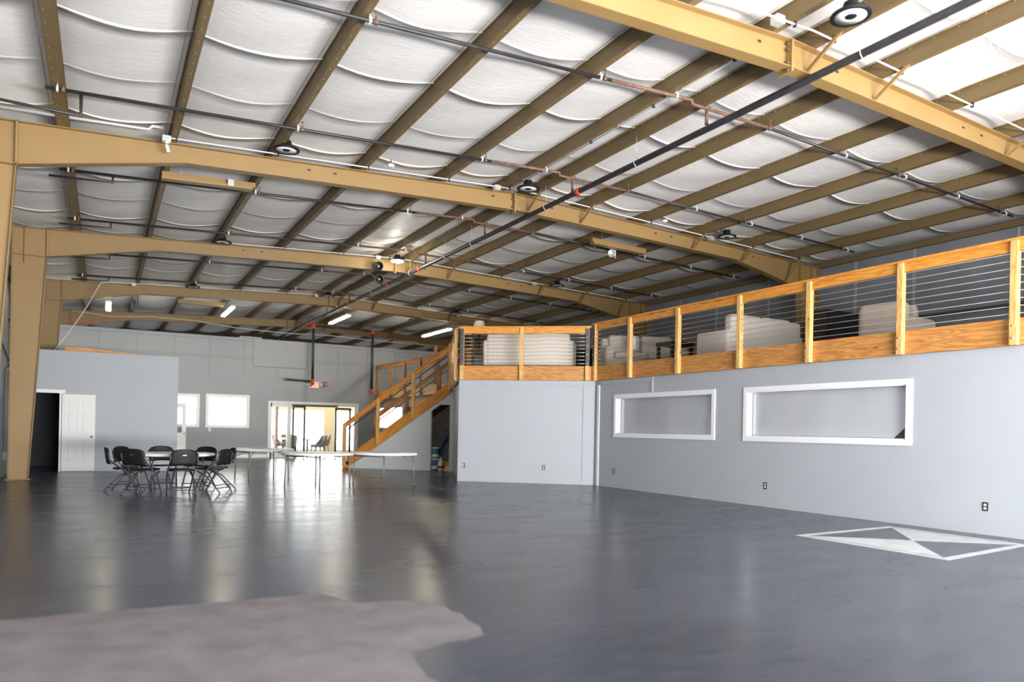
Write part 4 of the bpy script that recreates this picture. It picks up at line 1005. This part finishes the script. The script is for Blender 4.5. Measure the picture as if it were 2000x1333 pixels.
def folding_chair(painted_slot_light):
    r = root('folding_chair', (0, 0, 0), 'x', 'chair')
    # faces +y; seat centre at origin
    b = MB()
    n = 10
    for j, (z, yy) in enumerate(((.545, -.262), (.60, -.272), (.70, -.288), (.78, -.30), (.825, -.307), (.845, -.310))):
        w = [.225, .232, .235, .225, .195, .13][j]
        for i in range(n + 1):
            u = -1 + 2 * i / n; b.v.append(V((u * w, yy - .035 * (1 - u * u) , z - (.012 * u * u))))
    m_ = n + 1; nb = 6 * m_
    for k in range(nb): v = b.v[k]; b.v.append(v + V((0, .018, 0)))
    for j in range(5):
        for i in range(n):
            a = j * m_ + i; b.face((a, a + 1, a + m_ + 1, a + m_), None, 0, True); c = a + nb; b.face((c, c + m_, c + m_ + 1, c + 1), None, 0, True)
    for i in range(n): b.face((i, i + nb, i + 1 + nb, i + 1)); a = 5 * m_ + i; b.face((a, a + 1, a + 1 + nb, a + nb))
    for j in range(5):
        a = j * m_; b.face((a, a + m_, a + m_ + nb, a + nb)); a = j * m_ + n; b.face((a, a + nb, a + m_ + nb, a + m_))
    back = b.build('backrest', BLK, r, True)
    b = MB(); b.box(-.055, .055, -.3265, -.3225, .735, .775); b.build('grip_slot', OUTB, back, True)
    b = MB(); b.box(-.032, .032, -.330, -.3268, .725, .742); b.build('painted_slot_light', WPLA if painted_slot_light else PLATE, back, True)  # plate colour stands for light seen through the grip slot
    b = MB(); poly = []
    for k in range(28):
        t = 2 * math.pi * k / 28; cx_, sy_ = math.cos(t), math.sin(t)
        poly.append((.225 * math.copysign(abs(cx_) ** .55, cx_), .03 + .215 * math.copysign(abs(sy_) ** .55, sy_), .435 + .012 * (sy_ > 0)))
    b.prism(poly, (0, 0, .028)); b.build('seat', BLK, r, True, bevel=.008, seg=3)
    for s_ in (-1, 1):
        b = MB(); b.tube([(.232 * s_, -.30, .76), (.232 * s_, -.272, .62), (.228 * s_, .06, .36), (.198 * s_, .235, .025), (.198 * s_, .24, 0)], .014, 8); b.build('front_leg', CHF, r, True)
        b = MB(); b.tube([(.205 * s_, .17, .42), (.205 * s_, -.05, .30), (.205 * s_, -.305, .025), (.205 * s_, -.31, 0)], .013, 8); b.build('rear_leg', CHF, r, True)
    b = MB(); b.tube([(-.205, .205, .10), (.205, .205, .10)], .009, 8); b.build('stretcher', CHF, r, True)
    b = MB(); b.tube([(-.205, -.25, .095), (.205, -.25, .095)], .009, 8); b.tube([(-.205, -.20, .15), (.205, -.20, .15)], .008, 8); b.build('stretcher', CHF, r, True)
    return r
TC = V((-5.83, 15.85, 0)); Dv = (TC - V((CX, 0, 0))).normalized(); Rv = V((Dv.y, -Dv.x, 0))
CH = [(10, .835, 0, 'black folding chair with slot light painted white, its back to the camera at the table front'), (55, .835, 0, 'black folding chair at the table front nearest the empty tables, back to camera'), (100, .835, 0, 'side-on black folding chair between the ringed table and the farthest empty table'),
      (145, .835, 0, 'black folding chair behind the table, facing the camera beside the side-on chair'), (191, .835, 0, 'black folding chair facing the camera directly behind the ringed table'), (235, .835, 0, 'black folding chair facing the camera behind the one beside the open door side'),
      (-80, .835, 0, 'side-on black folding chair on the six-panel door side of the ringed table'), (-35, .835, 0, 'black folding chair with its back to the camera, nearest the white six-panel door')]
fc = folding_chair(True); used = False; fc2 = folding_chair(False); used2 = False
for i, (ang, rad, tw, l) in enumerate(CH):
    t = math.radians(ang); dirv = Rv * math.sin(t) - Dv * math.cos(t); p = TC + dirv * rad
    fdir = -dirv; rz = math.atan2(-fdir.x, fdir.y) + math.radians(tw)
    if i == 0: place(fc, True, tuple(p), rz, l, 'chair', 'black folding chairs round the table')
    else: place(fc2, i == 1, tuple(p), rz, l, 'chair', 'black folding chairs round the table')

# ------------------------------------------------------------------ loft furniture
ZL = 2.862
def rb(x0, x1, y0, y1, z0, z1, name, m_, par, bev=.06):
    b = MB(); b.box(x0, x1, y0, y1, z0, z1); return b.build(name, m_, par, True, bevel=bev, seg=5)
def sofa(w, d=.95, hb=.95, ha=.66, aw=.22, seats=2, m_=SOFA, label='', loc=(0, 0, 0), rz=0, cat='sofa', name='sofa', legz=.12, group='loft sofas'):
    """faces +y, back at -y"""
    r = root(name, loc, label, cat, group, rz)
    rb(-w / 2 + .02, w / 2 - .02, -d / 2 + .03, d / 2 - .03, legz, .42, 'base', m_, r, .03)
    rb(-w / 2 + .10, w / 2 - .10, -d / 2, -d / 2 + .24, legz + .01, hb, 'back', m_, r, .07)
    for s_ in (-1, 1):
        rb(*sorted((s_ * w / 2, s_ * (w / 2 - aw))), -d / 2 + .02, d / 2, legz, ha, 'arm', m_, r, .08)
    sw = (w - 2 * aw) / seats
    for i in range(seats):
        x0 = -w / 2 + aw + i * sw
        rb(x0 + .01, x0 + sw - .01, -d / 2 + .22, d / 2 + .03, .40, .56, 'seat_cushion', m_, r, .05)
        rb(x0 + .02, x0 + sw - .02, -d / 2 + .14, -d / 2 + .40, .54, hb + .07, 'back_cushion', m_, r, .08)
    for x in (-w / 2 + .1, w / 2 - .1):
        for y_ in (-d / 2 + .1, d / 2 - .1):
            b = MB(); b.tube([(x, y_, legz + .02), (x, y_, 0)], .025, 8, rs=[.03, .02]); b.build('leg', DKWOOD, r, True)
    return r
def zrot(v): return math.atan2(-v.x, v.y)
# sofa seen from behind through the angled railing
mid = C1 + OD * (Lo * .53) - ON * .95
s1 = sofa(2.35, hb=.93, ha=.78, seats=2, label='cream sofa seen from behind through the angled loft railing', loc=(mid.x, mid.y, ZL), rz=zrot(-ON), aw=.24)
# large sofa, back to the camera, above the loft wall
s2 = sofa(2.35, d=1.0, hb=1.0, ha=.70, seats=2, label='large cream sofa with its back turned, behind the middle of the long loft railing', loc=(5.75, 12.15, ZL), rz=0, aw=.24)
# corner sofa further back
s3 = sofa(2.3, d=1.0, hb=1.02, ha=.72, seats=2, label='cream sofa with a white pillow, facing the camera beside the dark side table', loc=(5.75, 16.0, ZL), rz=math.pi - .35, aw=.24)
r = root('pillow', (5.0, 15.6, ZL + .6), 'small white pillow leaning in the corner of the camera-facing sofa', 'pillow')
b = MB(); b.hexa((5.13, 15.50, ZL + .775), (V((.8, .6, 0)).normalized(), V((-.6, .8, 0)).normalized(), (0, 0, 1)), (.2, .05, .19)); b.build('cushion', WTRIM, r, bevel=.045, seg=4)
r = root('side_table', (5.2, 13.9, ZL), 'dark wooden side table between the two cream sofas', 'table')
b = MB(); b.box(4.85, 5.55, 13.75, 14.35, ZL + .58, ZL + .66); b.build('tabletop', DKWOOD, r)
for x, y_ in ((4.9, 13.8), (5.5, 13.8), (4.9, 14.3), (5.5, 14.3)):
    b = MB(); b.box(x - .035, x + .035, y_ - .035, y_ + .035, ZL, ZL + .58); b.build('leg', DKWOOD, r)
r = root('armchair', (6.28, 9.0, ZL), 'beige slipcovered armchair side-on with a rumpled cushion', 'armchair', None, -math.pi / 2 + .15)
rb(-.45, .45, -.5, .48, .05, .42, 'base', SOFA2, r, .05)
rb(-.46, .46, -.60, -.30, .04, .98, 'back', SOFA2, r, .14)
for s_ in (-1, 1): rb(*sorted((s_ * .46, s_ * .26)), -.5, .72, .04, .74, 'arm', SOFA2, r, .09)
rb(-.25, .25, -.34, .60, .40, .54, 'seat_cushion', SOFA2, r, .05)
r = root('pillow', (6.4, 9.0, ZL + .55), 'rumpled beige pillow on the slipcovered armchair', 'pillow')
b = MB(); b.hexa((6.62, 9.0, ZL + .88), ((.9, .2, .3), (-.2, .95, 0), (-.3, 0, .9)), (.11, .2, .14)); b.build('cushion', SOFA2, r, bevel=.07, seg=5)
r = root('cabinet', (7.6, 11.4, ZL), 'low black cabinet behind the loft railing next to the large sofa', 'cabinet')
b = MB(); b.box(7.25, 8.55, 11.3, 11.85, ZL + .08, ZL + 1.32); b.build('body', DKWOOD, r)
for x in (7.27, 7.92):
    b = MB(); b.box(x, x + .6, 11.28, 11.30, ZL + .12, ZL + 1.26); d_ = b.build('door', DKWOOD, r)
    b = MB(); b.lathe([(.012, 0), (.015, .02)], (x + .3, 11.279, ZL + .7), 10, axis=(0, -1, 0)); b.build('knob', BRASS, d_)
b = MB(); b.box(7.25, 8.55, 11.3, 11.85, ZL, ZL + .08); b.build('plinth', DKWOOD, r)
r = root('cabinet', (4.6, 17.6, ZL), 'black cabinet in the loft corner behind the angled railing post', 'cabinet')
b = MB(); b.box(4.65, 5.35, 17.7, 18.2, ZL, ZL + .80); b.build('body', DKWOOD, r)
b = MB(); b.box(4.60, 5.40, 17.65, 18.25, ZL + .80, ZL + .84); b.build('top', DKWOOD, r)
r = root('cabinet', (8.3, 8.3, ZL), 'dark low cabinet behind the railing at the photo edge', 'cabinet')
b = MB(); b.box(7.9, 8.8, 7.6, 8.9, ZL, ZL + .62); b.build('body', DKWOOD, r)
b = MB(); b.box(7.85, 8.85, 7.55, 8.95, ZL + .62, ZL + .66); b.build('top', DKWOOD, r)
# table lamp + console + wooden shelf behind the first sofa
lp = V((2.40, 19.2, 0))
r = root('console_table', (lp.x, lp.y, ZL), 'brown console table carrying the table lamp behind the sofa', 'table')
b = MB(); b.box(lp.x - .45, lp.x + .3, lp.y - .2, lp.y + .2, ZL + .66, ZL + .745); b.build('tabletop', WOODF, r)
for dx in (-.4, .25):
    for dy in (-.15, .15):
        b = MB(); b.box(lp.x + dx - .03, lp.x + dx + .03, lp.y + dy - .03, lp.y + dy + .03, ZL, ZL + .66); b.build('leg', WOODF, r)
r = root('table_lamp', (lp.x, lp.y, ZL + .72), 'table lamp with a tapered cream shade rising above the railing', 'lamp')
z0 = ZL + .745
b = MB(); b.lathe([(.10, 0), (.10, .02), (.03, .05), (.025, .5), (.012, .52), (.012, .60)], (lp.x, lp.y, z0), 16); b.build('base', DKWOOD, r)
b = MB(); b.lathe([(.235, .52), (.125, .82), (.12, .82), (.23, .52), (.235, .52)], (lp.x, lp.y, z0), 28, cap=False); b.build('shade', SHADE, r)
b = MB(); b.tube([(lp.x, lp.y, z0 + .6), (lp.x, lp.y, z0 + .84)], .006, 6); b.lathe([(.012, .84), (.014, .86), (.004, .88)], (lp.x, lp.y, z0), 10); b.build('finial', BRASS, r)

# ------------------------------------------------------------------ light
def area(name, loc, rot, sx, sy, power, col=(1, 1, 1), spread=180):
    l = bpy.data.lights.new(name, 'AREA'); l.shape = 'RECTANGLE'; l.size = sx; l.size_y = sy; l.energy = power; l.color = col; l.spread = math.radians(spread)
    o = bpy.data.objects.new(name, l); COL.objects.link(o); o.location = loc; o.rotation_euler = rot; return o
# daylight through the open doorway behind the camera: sky part, plus an added upward lamp standing in for ground bounce
area('doorway_daylight', (-.2, YB0 + .2, 2.3), (math.radians(90), 0, 0), 11.5, 4.4, 500, (.76, .87, 1.0))
area('upward_fill_lamp', (.2, YB0 + .1, .6), (math.radians(136), 0, 0), 12.0, 1.2, 6600, (1.0, .96, .91))
# daylight through the windows of the room beyond
area('far_window_daylight', (1.5, YR - .05, 1.3), (math.radians(-90), 0, 0), 13.0, 1.9, 800, (.95, .98, 1.0))
pl = bpy.data.lights.new('lamp_glow', 'POINT'); pl.energy = 60; pl.color = (1, .93, .75); pl.shadow_soft_size = .15
o = bpy.data.objects.new('lamp_glow', pl); COL.objects.link(o); o.location = (-.24, 18.85, 5.62)

w = bpy.data.worlds.new('daylight'); SC.world = w; w.use_nodes = True
w.node_tree.nodes['Background'].inputs[0].default_value = (.90, .95, 1.0, 1); w.node_tree.nodes['Background'].inputs[1].default_value = 5.0

SC.view_settings.view_transform = 'Standard'; SC.view_settings.look = 'None'; SC.view_settings.gamma = 1.0
SC.view_settings.exposure = 0.1; SC.view_settings.use_curve_mapping = False
try:
    SC.cycles.use_denoising = True
    SC.cycles.max_bounces = 10; SC.cycles.diffuse_bounces = 6; SC.cycles.sample_clamp_indirect = 6.0
except Exception: pass
